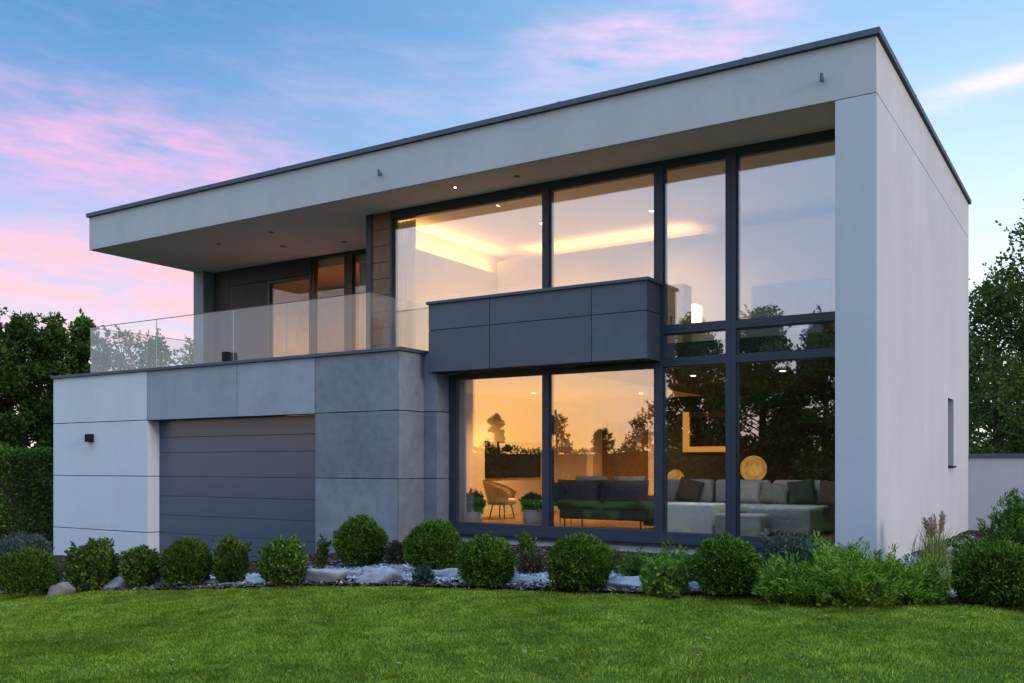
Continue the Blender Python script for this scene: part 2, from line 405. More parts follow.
sv = Vector((math.sin(R(SUN_ROT))*math.cos(R(SUN_EL)), math.cos(R(SUN_ROT))*math.cos(R(SUN_EL)), math.sin(R(SUN_EL))))
sun.rotation_euler = sv.to_track_quat('Z', 'Y').to_euler()

# ------------------------------------------------------------------ ground
def build_ground():
    m, nt, out = newmat('turf'); v = mapping(nt)
    col = ramp(nt, noise(nt, v, 1.2, 5), [(.3, (.022, .045, .008)), (.7, (.05, .09, .016))])
    b = N(nt, 'ShaderNodeBsdfPrincipled'); b.inputs['Roughness'].default_value = 1; b.inputs['Specular IOR Level'].default_value = 0; L(nt, col, b.inputs['Base Color'])
    L(nt, bump(nt, noise(nt, v, 60, 4), .5, .02), b.inputs['Normal']); L(nt, b.outputs[0], out.inputs[0])
    near = np.arange(-32, 16.01, .4)
    xs = np.concatenate([[-900, -400, -160, -80, -50], near, [24, 40, 80, 160, 400, 900]])
    ys = np.concatenate([[-900, -400, -160, -80, -50, -34], np.arange(-26, 22.01, .4), [30, 50, 80, 160, 400, 900]])
    X, Y = np.meshgrid(xs, ys, indexing='ij'); Z = ground(X, Y)
    V = np.stack([X, Y, Z], -1).reshape(-1, 3)
    nx, ny = len(xs), len(ys); I = np.arange(nx*ny).reshape(nx, ny)
    Fc = np.stack([I[:-1, :-1], I[1:, :-1], I[1:, 1:], I[:-1, 1:]], -1).reshape(-1)
    tag(mesh_np('ground', V, Fc, 4, m, smooth=True), kind='structure')
    # planting bed
    m2, nt, out = newmat('bark mulch'); v = mapping(nt)
    vo = N(nt, 'ShaderNodeTexVoronoi'); vo.inputs['Scale'].default_value = 28; L(nt, v, vo.inputs['Vector'])
    sp = N(nt, 'ShaderNodeSeparateColor'); L(nt, vo.outputs['Color'], sp.inputs[0])
    col = ramp(nt, sp.outputs[0], [(.0, (.010, .007, .006)), (.6, (.035, .022, .018)), (.92, (.10, .065, .055)), (1, (.30, .26, .26))])
    b = N(nt, 'ShaderNodeBsdfPrincipled'); b.inputs['Roughness'].default_value = 1; b.inputs['Specular IOR Level'].default_value = 0; L(nt, col, b.inputs['Base Color'])
    L(nt, bump(nt, vo.outputs['Distance'], 1, .03), b.inputs['Normal']); L(nt, b.outputs[0], out.inputs[0])
    rs = np.arange(-12.5, 12.01, .2); ts = np.linspace(0, 1, 26)
    rg = np.random.default_rng(5)
    V = []
    for r in rs:
        e = edge(r) + .04*math.sin(r*5.1) + .03*math.sin(r*11.7); h = house_d(r) + .8
        d = e + (h - e)*ts
        X, Y = xy(r, d); z = ground_rd(r, d) + .03*np.clip((d-e)/.15, -1, 1) + .012*rg.standard_normal(len(d))
        z[0] -= .03
        V.append(np.stack([X, Y, z], -1))
    V = np.array(V); nx, ny = V.shape[:2]; I = np.arange(nx*ny).reshape(nx, ny)
    Fc = np.stack([I[:-1, :-1], I[1:, :-1], I[1:, 1:], I[:-1, 1:]], -1).reshape(-1)
    tag(mesh_np('planting_bed', V.reshape(-1, 3), Fc, 4, m2, smooth=True), kind='structure')
    # mulch chips
    n = 16000
    r = rg.uniform(-9, 7, n); d = edge(r) + .03 + np.abs(rg.normal(0, .5, n)); X, Y = xy(r, d); z = ground_rd(r, d) + .035
    a = rg.uniform(0, 6.28, n); ln = rg.uniform(.015, .05, n); wd = rg.uniform(.006, .018, n); tl = rg.normal(0, .3, n)
    c, s = np.cos(a), np.sin(a); P = np.stack([X, Y, z], -1)
    A = np.stack([c*ln, s*ln, tl*ln], -1); B = np.stack([-s*wd, c*wd, rg.normal(0, .3, n)*wd], -1)
    V = np.stack([P-A-B, P+A-B, P+A+B, P-A+B], 1).reshape(-1, 3)
    mc = mat_leaf('bark chips', (.012, .008, .007), (.05, .032, .026), (.26, .20, .19), 0, .9, 3)
    tag(mesh_np('bark_chips', V, np.arange(4*n), 4, mc), 'loose bark chips strewn along the front edge of the planting bed', 'bark mulch', kind='stuff')
build_ground()

def blade_faces(n):
    T = np.array([0, 1, 2, 4, 4, 2, 3]); Fc = (np.arange(n)[:, None]*5 + T[None]).ravel()
    return Fc, np.tile([4, 3], n)
def build_grass():
    rg = np.random.default_rng(11)
    P = []
    def strip(n, d0, d1, u0, u1):
        d = np.sqrt(rg.uniform(d0*d0, d1*d1, n)); u = rg.uniform(u0, u1, n); r = u*d
        ok = d < edge(r) - .02 + rg.normal(0, .035, n); return np.stack([r[ok], d[ok]], -1)
    P.append(strip(600000, 6.3, 15.5, -.6, .6))
    P.append(strip(60000, 3.5, 6.3, -.9, .9)); P.append(strip(40000, 6.3, 17, -1.1, -.6)); P.append(strip(40000, 5, 10, .6, 1.2))
    P = np.concatenate(P); n = len(P); r, d = P.T
    X, Y = xy(r, d); Z = ground_rd(r, d)
    # slow unevenness of the sward
    low = np.sin(X*1.9+np.sin(Y*1.3))*np.sin(Y*2.3+1.1*np.sin(X*.9)) + .6*np.sin(X*5.3+Y*4.1)*np.sin(Y*6.7-X*2.9)
    tuft = np.zeros(n); lx = np.zeros(n); ly = np.zeros(n)
    for q in range(14):
        k = rg.normal(0, 9 if q < 7 else 22, 2); ph = rg.uniform(0, 6.28, 3); w_ = 1 if q < 7 else .8
        tuft += w_*np.sin(k[0]*X+k[1]*Y+ph[0]); lx += w_*np.sin(k[1]*X-k[0]*Y+ph[1]); ly += w_*np.sin(k[0]*X*.8+k[1]*Y*1.1+ph[2])
    tuft /= 2.4; lx /= 2.4; ly /= 2.4
    h = np.clip(.026 + .003*low + .0042*tuft, .010, .06)*rg.uniform(.6, 1.4, n); w = rg.uniform(.0024, .0044, n)*(1+.05*(d-6.5))
    a = rg.uniform(0, 6.28, n); la = rg.uniform(0, 6.28, n); le = np.abs(rg.normal(0, .55, n))
    base = np.stack([X, Y, Z-.004], -1); side = np.stack([np.cos(a)*w, np.sin(a)*w, 0*w], -1)
    lean = np.stack([np.cos(la)*le*h + lx*.3*h, np.sin(la)*le*h + ly*.3*h, h], -1)
    mid = base + lean*.55 + np.stack([0*h, 0*h, h*.08], -1)
    tip = base + lean*np.array([1.25, 1.25, .95])
    V = np.stack([base-side, base+side, mid+side*.8, tip, mid-side*.8], 1).reshape(-1, 3)
    m = mat_leaf('grass blades', (.048, .092, .008), (.145, .220, .017), (.33, .385, .065), .35, .85, 2.2, .0, (.30, .25, .10))
    o = mesh_np('grass', V, *blade_faces(n), m)
    tag(o, 'short mown green grass of the sloping front lawn', 'grass', kind='stuff')
build_grass()

# ------------------------------------------------------------------ house
GL = .03
house = thing('house', 'modern two storey flat roofed house of grey render with big lit windows and garage', 'house', (0, 0, 0))
YW = 1.05; YG = 1.12
SOF, RTOP = 5.92, 6.64
XL, DEP = -16.5, 9.18
W0 = -.512                                     # inner face of the right hand wall
def part(name, mat, boxes, parent=house, bev=0, label=None, smooth=False):
    b = MB()
    for bx in boxes: b.box(*bx, bev=bev)
    o = b.build(name, mat, parent, smooth)
    if label: o['label'] = label
    return o
# roof band
part('roof_fascia', M['render'], [(XL, 0, 0, .03, SOF+.001, RTOP)], bev=.006)
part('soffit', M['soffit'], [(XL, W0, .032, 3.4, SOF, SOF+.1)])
part('roof_deck', M['coping'], [(XL+.02, -.02, .24, DEP-.02, SOF+.2, RTOP-.1)])
part('roof_coping', M['coping'], [(XL-.05, .05, -.05, .28, RTOP, RTOP+.088)], bev=.008)
part('roof_coping', M['coping'], [(-.28, .05, .284, DEP+.05, RTOP, RTOP+.088)], bev=.008)
part('roof_coping', M['coping'], [(XL-.05, XL+.24, .284, DEP+.05, RTOP, RTOP+.088)])
for x in (-13.6, -10.6, -7.6, -4.6, -1.7):
    part('coping_joint', M['coping'], [(x-.03, x+.03, -.053, .283, RTOP+.004, RTOP+.0905)])
for y in (2.6, 5.6): part('coping_joint', M['coping'], [(-.283, .053, y-.03, y+.03, RTOP+.004, RTOP+.0905)])
# right hand wall: front pillar and gable, with one real joint below the roof band
part('gable_wall', M['render_pillar'], [(W0, -.003, .002, .028, -.6, SOF-.006)], bev=.004, label='grey front pillar at the house corner')
part('joint', M['core'], [(W0+.03, -.03, .03, DEP-.03, SOF-.02, SOF+.02)])
sw0, sw1, sz0, sz1 = 6.22, 6.95, 1.14, 2.42
part('gable_wall', M['render_side'], [(W0, 0, .031, .30, -.6, SOF-.006), (W0+.1, 0, .30, sw0, -.6, SOF-.006), (W0+.1, 0, sw1, DEP, -.6, SOF-.006),
     (W0+.1, 0, sw0, sw1, -.6, sz0), (W0+.1, 0, sw0, sw1, sz1, SOF-.006)])
part('gable_band', M['render_side'], [(W0+.1, 0, .032, DEP, SOF+.006, RTOP)], bev=.004)
part('back_wall', M['render_side'], [(XL, W0, DEP-.3, DEP, -1.2, RTOP)])
part('inner_side_wall', M['wallpaint'], [(W0, W0+.09, .31, DEP-.3, -.1, SOF)])
win = part('window', M['frame_dark'], [(-.16, -.10, sw0, sw0+.05, sz0, sz1), (-.16, -.10, sw1-.05, sw1, sz0, sz1), (-.16, -.10, sw0+.05, sw1-.05, sz0, sz0+.05), (-.16, -.10, sw0+.05, sw1-.05, sz1-.05, sz1)], label='narrow slit window in the gable wall')
part('pane', M['screen'], [(-.14, -.125, sw0+.05, sw1-.05, sz0+.05, sz1-.05)], win)
part('sill', M['black'], [(-.10, .05, sw0+.01, sw1-.01, sz0, sz0+.035)], win)

# garage block: dark core with separate cladding panels on it
bx0 = -7.55
BX0, BX1, COP = -17.85, -7.755, 3.15
J = .008
part('block_core', M['core'], [(BX0+.03, -14.53, .02, 4, -1.4, COP), (-9.68, BX1-.022, .02, 1.0, -1.4, COP), (-14.53, -9.68, .02, .3, 2.15, COP), (-7.9, -7.49, .712, 1.1, -.5, 2.80), (-9.2, -7.47, 1.13, 1.2, -.4, 2.70)])
rows = [(2.13, COP), (.955, 2.13), (-.222, .955), (-1.4, -.222)]
for i, (a, b) in enumerate(rows):
    part('cladding_panel', M['panel_white'], [(BX0, -14.503-J*(i == 0), 0, .018, a+J, b-(J if i else 0))], bev=.003, label='pale bluish cladding panel')
    part('cladding_panel', M['panel_grey'], [(-9.712+J, BX1-.026, 0, .018, a+J, b-(J if i else 0))], bev=.003)
    part('cladding_panel', M['panel_grey'], [(BX1-.018, BX1, .0, .70, a+J, b-(J if i else 0))], bev=.002)
    part('cladding_panel', M['panel_grey'], [(BX1+.004, -7.47, .69, .708, a+J, b-(J if i else 0) if i else 2.805)], bev=.002)
    part('cladding_panel', M['panel_grey'], [(-7.488, -7.47, .711, 1.05, a+J, b-(J if i else 0) if i else 2.805)])
    if i: part('cladding_panel', M['panel_white'], [(-14.521, -14.503, .021, .34, a+J, b-J)], label='pale bluish cladding panel')
    part('cladding_panel', M['panel_white'], [(BX0, BX0+.018, .021, 4, a+J, b-(J if i else 0))], label='pale bluish cladding panel')
for x0, x1 in ((-14.503, -11.772), (-11.772, -9.712)):
    part('cladding_panel', M['panel_mid'], [(x0+J, x1-J, 0, .018, 2.13, COP)], bev=.003)
part('lintel_soffit', M['panel_mid'], [(-14.5, -9.715, .021, .36, 2.132, 2.148)])
part('parapet_coping', M['coping'], [(BX0-.04, BX1+.06, -.045, .30, COP, COP+.06)], bev=.006)
part('parapet_coping', M['coping'], [(BX1-.2, BX1+.06, .303, 1.04, COP, COP+.06)], bev=.006)
part('parapet_coping', M['coping'], [(BX0-.04, BX0+.30, .303, 4, COP, COP+.06)], bev=.006)
part('terrace_floor', M['panel_mid'], [(BX0+.3, BX1-.2, .303, 3.15, COP-.25, COP-.06), (BX1-.9, BX1-.2, .303, 1.04, COP-.06, COP-.01)])
part('cladding_panel', M['panel_grey'], [(BX1+.004, bx0+.01, .692, .708, 2.81, COP)])
# garage door
zs = [2.13, 1.77, 1.45, .95, .54, .14, -.24, -.60, -1.05]
gd = MB()
for a, b in zip(zs[1:], zs[:-1]): gd.box(-14.5, -9.715, .30, .345, a+.0035, b-.0035, bev=.004)
gd.build('garage_door', M['door'], house)
part('door_backing', M['black'], [(-14.5, -9.715, .348, .36, -1.1, 2.13)])
# wall lamp, roof brackets
wl = part('wall_lamp', M['black'], [(-16.52, -16.33, -.10, 0, 1.70, 1.87)], bev=.006)
part('lens', M['spot_off'], [(-16.48, -16.37, -.09, -.01, 1.692, 1.699)], wl)
for x in (-.665, -8.143):
    br = MB(); br.tube((x, -.07, 6.18), (x, -.07, 6.28), .022, .022, 14); br.box(x-.012, x+.012, -.06, 0, 6.20, 6.24)
    br.build('fascia_spot', M['coping'], house)
# soffit spots
for px_, py_, on in ((-6.9, .45, 1), (-5.7, .52, 0), (-13.6, 1.1, 0), (-12.6, 2.0, 0), (-11.9, 1.0, 0), (-11.2, 2.4, 0)):
    sp = MB(); sp.lathe((px_, py_, SOF-.012), [(.05, 0), (.055, .004), (.055, .02)], 16)
    o = sp.build('soffit_spot', M['spot_off'], house)
    if on:
        d_ = MB(); d_.lathe((px_, py_, SOF-.017), [(.022, 0), (.022, .004)], 16); d_.build('bulb', M['downlight'], o)
        o['label'] = 'lit soffit spot'

# balcony box of anthracite panels
bx0, bx1, by, bz0, bz1 = -7.55, -3.41, .55, 2.808, 3.985
part('balcony_core', M['core'], [(bx0+.02, bx1-.02, by+.02, 1.04, bz0+.004, bz1)])
zj = 3.533
for x0, x1 in ((bx0, -6.265), (-6.265, -4.35), (-4.35, bx1)):
    for a, b in ((bz0, zj-.006), (zj+.006, bz1)):
        part('balcony_panel', M['panel_dark'], [(x0+.006, x1-.006 if x1 < bx1 else x1, by, by+.018, a, b)], bev=.003)
for a, b in ((bz0, zj-.006), (zj+.006, bz1)):
    part('balcony_panel', M['panel_dark'], [(bx1-.018, bx1, by+.021, 1.045, a, b)], bev=.002)
    part('balcony_panel', M['panel_dark'], [(bx0, bx0+.018, by+.021, 1.045, a, b)], bev=.002)
part('balcony_coping', M['coping'], [(bx0-.03, bx1+.04, by-.035, 1.045, bz1, bz1+.05)], bev=.006)

# glazing of the tall front: posts, rails, then one pane per opening
def window(x0, x1, z0, z1, fl, fr, fb, ft, label):
    """frame outside x0..x1, z0..z1 with given member widths; its pane is a sub-part."""
    w = MB(); y0, y1 = YW, YW+.16
    w.box(x0, x0+fl, y0, y1, z0, z1); w.box(x1-fr, x1, y0, y1, z0, z1)
    w.box(x0+fl, x1-fr, y0+.004, y1, z0, z0+fb); w.box(x0+fl, x1-fr, y0+.004, y1, z1-ft, z1)
    # glazing bead
    q = .018
    w.box(x0+fl, x0+fl+q, y0+.035, y1-.01, z0+fb, z1-ft); w.box(x1-fr-q, x1-fr, y0+.035, y1-.01, z0+fb, z1-ft)
    w.box(x0+fl+q, x1-fr-q, y0+.035, y1-.01, z0+fb, z0+fb+q); w.box(x0+fl+q, x1-fr-q, y0+.035, y1-.01, z1-ft-q, z1-ft)
    o = w.build('window', M['frame'], house); o['label'] = label
    part('pane', M['glass'], [(x0+fl+.004, x1-fr-.004, YG-GL/2, YG+GL/2, z0+fb+.004, z1-ft-.004)], o)
    return o
XA, XB_, XC_, XD, XE = -8.83, -5.478, -3.435, -2.278, W0
ZB, Z1, Z2, Z3 = .0, 2.775, 3.285, SOF
eps = .001
window(XA, XB_-eps, 2.83, Z3, .05, .062, .05, .145, 'upper left window with a white curtain')
window(XB_+eps, XC_-eps, 2.83, Z3, .062, .078, .05, .125, 'upper window above the balcony box')
window(XC_+eps, XD-eps, Z2+eps, Z3, .066, .075, .06, .115, 'tall upper window')
window(XD+eps, XE, Z2+eps, Z3, .08, .15, .055, .115, 'tall upper window beside the pillar')
window(XC_+eps, XD-eps, Z1+eps, Z2-eps, .066, .075, .055, .055, 'low strip window')
window(XD+eps, XE, Z1+eps, Z2-eps, .08, .15, .055, .055, 'low strip window')
window(-7.47, XB_-eps, ZB, 2.80, .11, .062, .16, .08, 'lower left window')
window(XB_+eps, XC_-eps, ZB, 2.80, .062, .078, .15, .08, 'wide lower window')
window(XC_+eps, XD-eps, ZB, Z1-eps, .066, .075, .13, .055, 'lower window')
window(XD+eps, XE, ZB, Z1-eps, .08, .15, .12, .055, 'lower window beside the pillar')
part('window_sill', M['frame'], [(-7.46, W0, .97, YW-.002, -.02, .045), (-7.46, W0, 1.0, YW-.002, -.07, -.023)])
part('plinth', M['render_pillar'], [(-7.7, W0, 1.06, 1.3, -.7, -.075)])
# wing wall at the end of the glazing, boarded in wood
part('wing_wall', M['frame'], [(-9.413, -9.275, YW, 3.1, COP-.2, SOF)])
ww = MB()
for k in range(9): ww.box(-9.272, -8.835, YW+.02, YW+.06, 3.14+k*.309, 3.14+k*.309+.302, bev=.004)
ww.build('wood_panel', M['wood'], house)
part('wing_wall_core', M['core'], [(-9.27, -8.84, YW+.065, 1.3, 3.0, SOF)])

# terrace back wall with its window and glazed doors
YT = 3.12
part('terrace_pilaster', M['panel_mid'], [(-16.5, -16.14, 2.80, YT+.2, 3.0, SOF)])
part('terrace_wall', M['greywall'], [(-16.14, -15.62, YT, YT+.2, 3.0, SOF), (-15.61, -14.28, YT, YT+.2, 3.0, 5.52), (-14.28, -12.83, YT, YT+.2, 3.0, 3.15)])
part('terrace_lintel', M['lintel'], [(-15.61, -12.83, YT-.02, YT+.2, 5.53, SOF)])
def twin(x0, x1, z0, z1, f, mat, label, lf=None):
    lf = lf or f
    w = MB(); w.box(x0, x0+lf, YT, YT+.12, z0, z1); w.box(x1-f, x1, YT, YT+.12, z0, z1); w.box(x0+lf, x1-f, YT, YT+.12, z0, z0+f); w.box(x0+lf, x1-f, YT, YT+.12, z1-f, z1)
    o = w.build('window', mat, house); o['label'] = label
    part('pane', M['rail_glass'], [(x0+lf, x1-f, YT+.05, YT+.06, z0+f, z1-f)], o)
twin(-14.275, -12.86, 3.15, 5.52, .07, M['frame_dark'], 'terrace window')
twin(-12.83, -11.80, 3.05, SOF, .06, M['frame_dark'], 'glazed terrace door')
twin(-11.795, -9.42, 3.05, SOF, .10, M['frame_dark'], 'glazed terrace door beside the wing wall', .17)
# glass balustrade
GT, GB = 4.24, COP+.062
xs_ = [-16.70, -14.4, -12.05, -10.6, -8.53]
for a, b in zip(xs_[:-1], xs_[1:]):
    part('balustrade_pane', M['rail_glass'], [(a+.008, b-.008, .15, .166, GB, GT)])
for x in xs_[1:-1]: part('glass_edge', M['glass_edge'], [(x-.007, x+.007, .152, .164, GB, GT-.002)])
for a, b in ((.18, 1.6), (1.62, 2.78)):
    part('balustrade_pane', M['rail_glass'], [(-16.70, -16.684, a, b, GB, GT)])
part('balustrade_pane', M['rail_glass'], [(-8.546, -8.53, .18, 1.03, GB, GT)])
part('glass_cap', M['frame_dark'], [(-16.70, -8.53, .149, .167, GT+.001, GT+.013), (-16.701, -16.683, .17, 2.78, GT+.001, GT+.013)])
part('terrace_lamp', M['black'], [(-12.23, -12.09, .02, .12, GB, GB+.20)], bev=.006)

# ---- interior shell
part('floor', M['woodfloor'], [(-9.3, W0, 1.22, 7.7, -.1, .05)], label='oak ground floor')
part('upper_floor', M['ceil'], [(-9.3, -5.0, 1.24, 7.7, 2.74, 3.1)])
part('upper_floor', M['shadewall'], [(-4.998, W0, 1.24, 7.7, 2.70, 3.1)], label='ceiling over the sitting corner, its dimness painted dark')
part('upper_ceiling', M['ceil'], [(-9.27, W0, 1.24, 5.6, 5.86, SOF-.003)])
part('inner_wall', M['wallpaint'], [(-9.3, -9.2, 1.22, 7.7, .05, 2.74)])
part('inner_wall', M['wallpaint'], [(-9.2, -6.30, 7.6, 7.7, .05, 2.74)])
part('inner_wall', M['shadewall'], [(-6.30, W0, 7.6, 7.7, .05, 2.74)], label='back wall of the sitting room, its dimness painted dark')
part('inner_wall', M['shadewall'], [(W0-.05, W0-.004, 1.3, 7.6, .05, 2.74)])
part('wood_door', M['brownpanel'], [(-7.72, -6.55, 7.55, 7.597, .05, 2.2)], bev=.006)
part('pillar', M['wallpaint'], [(-7.95, -7.78, 7.2, 7.598, .05, 2.74)])
part('inner_wall', M['upper_paint'], [(-9.27, -9.1, 1.32, 5.6, 3.1, 5.86)])
part('inner_wall', M['upper_paint'], [(-9.1, W0, 5.4, 5.6, 3.1, 5.86)])
part('wall_cupboard', M['upper_paint'], [(-9.095, -8.75, 1.6, 5.0, 3.1, 5.34)])
part('wall_cupboard', M['upper_paint'], [(-8.7, W0-.01, 4.5, 5.396, 3.1, 5.58)])
WARM = (1, .50, .16); WARM2 = (1, .46, .13)
# cove light above the cupboards: lit strips and the light they give
part('cove_light', M['cove'], [(-8.95, -8.93, 1.8, 4.8, 5.345, 5.36)])
part('cove_light', M['cove'], [(-8.0, -4.4, 5.15, 5.17, 5.585, 5.60)])
lamp('cove_lamp', 'AREA', (-8.95, 3.2, 5.42), 26, WARM2, house, .12, 3.2, (R(180), 0, 0))
lamp('cove_lamp', 'AREA', (-6.3, 4.95, 5.62), 22, WARM2, house, 3.8, .75, (R(180), 0, 0))
def downlight(x, y, z, w=0, c=(1, .54, .19)):
    o = MB().lathe((x, y, z-.012), [(.05, 0), (.06, .004), (.06, .012)], 16).build('downlight', M['pot'], house)
    MB().lathe((x, y, z-.018), [(.042, 0), (.042, .005)], 16).build('bulb', M['downlight'], o)
    if w: lamp('downlight_lamp', 'SPOT', (x, y, z-.03), w, c, house, spot_size=R(150), spot_blend=1.0, shadow_soft_size=.04)
downlight(-6.75, 3.1, 5.86, 190, (1, .50, .17)); downlight(-4.6, 3.4, 5.86, 130, (1, .50, .17))  # the right one is added to make the upper rooms more golden
for x, y, w in ((-6.0, 6.0, 380), (-7.9, 4.7, 460)): downlight(x, y, 2.74, w)  # the one nearer the television is added to light the left room
downlight(-3.4, 2.4, 2.70, 75, (1, .92, .84)); downlight(-1.9, 2.4, 2.70, 75, (1, .92, .84))  # both added to brighten the grey sofa, no known fittings here
# room behind the terrace wall
part('bedroom_shell', M['tan'], [(-14.6, -9.6, 5.5, 5.6, 3.05, SOF), (-14.7, -14.6, YT+.2, 5.6, 3.05, SOF), (-9.6, -9.42, YT+.2, 5.5, 3.05, SOF), (-14.6, -9.6, YT+.2, 5.5, 5.70, SOF-.01), (-14.6, -9.6, YT+.2, 5.5, 3.0, 3.06)])
part('wardrobe', M['brownpanel'], [(-14.5, -12.2, 5.1, 5.49, 3.06, 5.3)])
downlight(-12.6, 4.2, 5.70, 330, (1, .48, .16)); downlight(-10.6, 4.4, 5.70, 110, (1, .55, .25))
# gallery balustrade just inside the upper left window
part('gallery_pane', M['rail_glass'], [(-8.78, -7.52, 1.34, 1.352, 3.1, 4.31)]); part('gallery_pane', M['rail_glass'], [(-7.49, -5.72, 1.34, 1.352, 3.1, 4.31)])

# ------------------------------------------------------------------ garden wall
gw = thing('garden_wall', 'low grey rendered garden wall with dark coping at the right rear corner of the house', 'wall', (0, DEP, -.3))
MB().box(.004, 14, DEP, DEP+.25, -.8, 1.34).build('wall', M['gwall'], gw)
MB().box(.004, 14.05, DEP-.04, DEP+.29, 1.34, 1.42, bev=.006).build('coping', M['coping'], gw)

# ------------------------------------------------------------------ indoor things
def curtain(name, label, x0, x1, y, z0, z1, n):
    xs = np.linspace(x0, x1, n*8+1); ph = np.linspace(0, n*2*math.pi, n*8+1)
    yy = y + .035*np.sin(ph); V = np.concatenate([np.stack([xs, yy+o, np.full_like(xs, z)], -1) for z, o in ((z0, 0), (z1, 0), (z1, .006), (z0, .006))])
    m = len(xs); Fc = []
    for k in range(4):
        a, b = k*m, ((k+1) % 4)*m
        for i in range(m-1): Fc += [a+i, a+i+1, b+i+1, b+i]
    o = mesh_np(name, V, Fc, 4, M['curtain'], smooth=False, loc=((x0+x1)/2, y, z0)); tag(o, label, 'curtain')
curtain('curtain', 'white floor length curtain inside the upper left window beside the wood panel', -9.08, -8.52, 1.43, 3.1, 5.8, 6)
curtain('curtain', 'cream curtain hanging at the left edge of the lower left window', -7.64, -7.34, 1.40, .06, 2.72, 3)
curtain('curtain', 'pale curtain behind the glazed terrace door beside the wing wall', -11.62, -10.7, 3.35, 3.07, 5.69, 5)

tv = thing('television', 'wide black screen on the left inner wall above the armchair', 'television', (-9.19, 5.9, .9))
MB().box(-9.197, -9.15, 4.75, 7.1, .90, 1.72, bev=.005).build('casing', M['black'], tv)
MB().box(-9.149, -9.145, 4.78, 7.07, .93, 1.69).build('screen', M['screen'], tv)

def sofa_dark():
    t = thing('sofa', 'dark charcoal two seat sofa seen from behind in the wide lower window', 'sofa', (-5.1, 2.7, .05))
    MB().box(-5.95, -4.25, 2.34, 2.48, .22, .62, bev=.05, seg=3).build('backrest', M['sofa_dark'], t, True)
    for x in (-5.53, -4.67): MB().cushion((x, 2.40, .66), (.90, .42, .54)).build('back_cushion', M['sofa_dark'], t, True)
    MB().box(-5.90, -4.30, 2.50, 3.15, .22, .48, bev=.05, seg=3).build('seat', M['sofa_dark'], t, True)
    for x in (-5.97, -4.41): MB().box(x, x+.18, 2.50, 3.12, .22, .66, bev=.06, seg=3).build('armrest', M['sofa_dark'], t, True)
    for x in (-5.85, -4.35):
        for y in (2.38, 3.05): MB().tube((x, y, .05), (x, y, .23), .014).build('leg', M['black'], t)
    return t
sofa_dark()
def cush(label, c, size, rot, mat):
    o = MB().cushion(c, size, rot).build('cushion', M[mat], None, True, loc=(c[0], c[1], c[2]-size[2]/2)); tag(o, label, 'cushion', 'sofa cushions')
cush('beige cushion on the dark sofa, left of its pair', (-5.45, 2.62, .80), (.62, .18, .40), (R(-12), 0, .05), 'beige')
cush('beige cushion on the dark sofa, right of its pair', (-4.70, 2.62, .80), (.62, .18, .40), (R(-12), 0, -.08), 'beige')
cush('round black bolster cushion at the left end of the dark sofa', (-6.06, 2.42, .66), (.40, .40, .46), (0, 0, .3), 'sofa_dark')
def sofa_grey():
    t = thing('sofa', 'light grey corner sofa facing the lower right windows', 'sofa', (-3.0, 3.5, .05))
    MB().box(-4.65, -1.45, 4.02, 4.25, .12, .80, bev=.06, seg=3).build('backrest', M['sofa_grey'], t, True)
    MB().box(-4.6, -1.6, 3.0, 4.02, .10, .36, bev=.03, seg=2).build('base', M['sofa_grey'], t, True)
    for x0, x1 in ((-4.6, -3.55), (-3.53, -2.50)): MB().box(x0, x1, 2.98, 3.9, .36, .52, bev=.05, seg=3).build('seat', M['sofa_grey'], t, True)
    MB().box(-2.47, -1.45, 2.35, 3.9, .10, .52, bev=.05, seg=3).build('chaise', M['sofa_grey'], t, True)
    for x0, x1 in ((-4.55, -3.6), (-3.55, -2.55), (-2.5, -1.55)): MB().box(x0, x1, 3.80, 4.02, .5, .93, bev=.07, seg=3).build('back_cushion', M['sofa_grey'], t, True)
sofa_grey()
ot = thing('ottoman', 'square white linen ottoman standing in the lower window left of the grey sofa', 'ottoman', (-3.35, 2.2, .05))
MB().box(-3.76, -2.86, 1.85, 2.5, .07, .56, bev=.03, seg=2).build('cover', M['linen'], ot, True)
for x in (-3.68, -2.94):
    for y in (1.92, 2.43): MB().box(x-.02, x+.02, y-.02, y+.02, .05, .07).build('foot', M['black'], ot)
cush('dark slanted cushion at the left end of the grey sofa', (-3.98, 3.68, .72), (.44, .16, .44), (R(-15), R(14), .1), 'brown_cush')
cush('plain grey cushion on the grey sofa beside the mullion', (-2.88, 3.62, .69), (.48, .17, .38), (R(-15), R(-3), 0), 'sofa_grey')
cush('grey green patterned cushion on the grey sofa', (-2.40, 3.60, .69), (.52, .17, .38), (R(-18), R(4), -.1), 'greygreen')
cush('dark green cushion on the grey sofa', (-1.93, 3.60, .72), (.46, .17, .44), (R(-16), R(-8), .05), 'green_cush')
cush('brown cushion at the right end of the grey sofa', (-1.42, 3.62, .71), (.46, .17, .44), (R(-15), R(3), 0), 'brown_cush')
pu = thing('pouf', 'grey upholstered pouf in front of the grey sofa', 'pouf', (-2.55, 2.2, .05))
MB().box(-2.80, -2.05, 1.75, 2.25, .08, .42, bev=.05, seg=3).build('seat', M['sofa_grey'], pu, True)
MB().box(-2.76, -2.09, 1.79, 2.21, .05, .08).build('base', M['black'], pu)

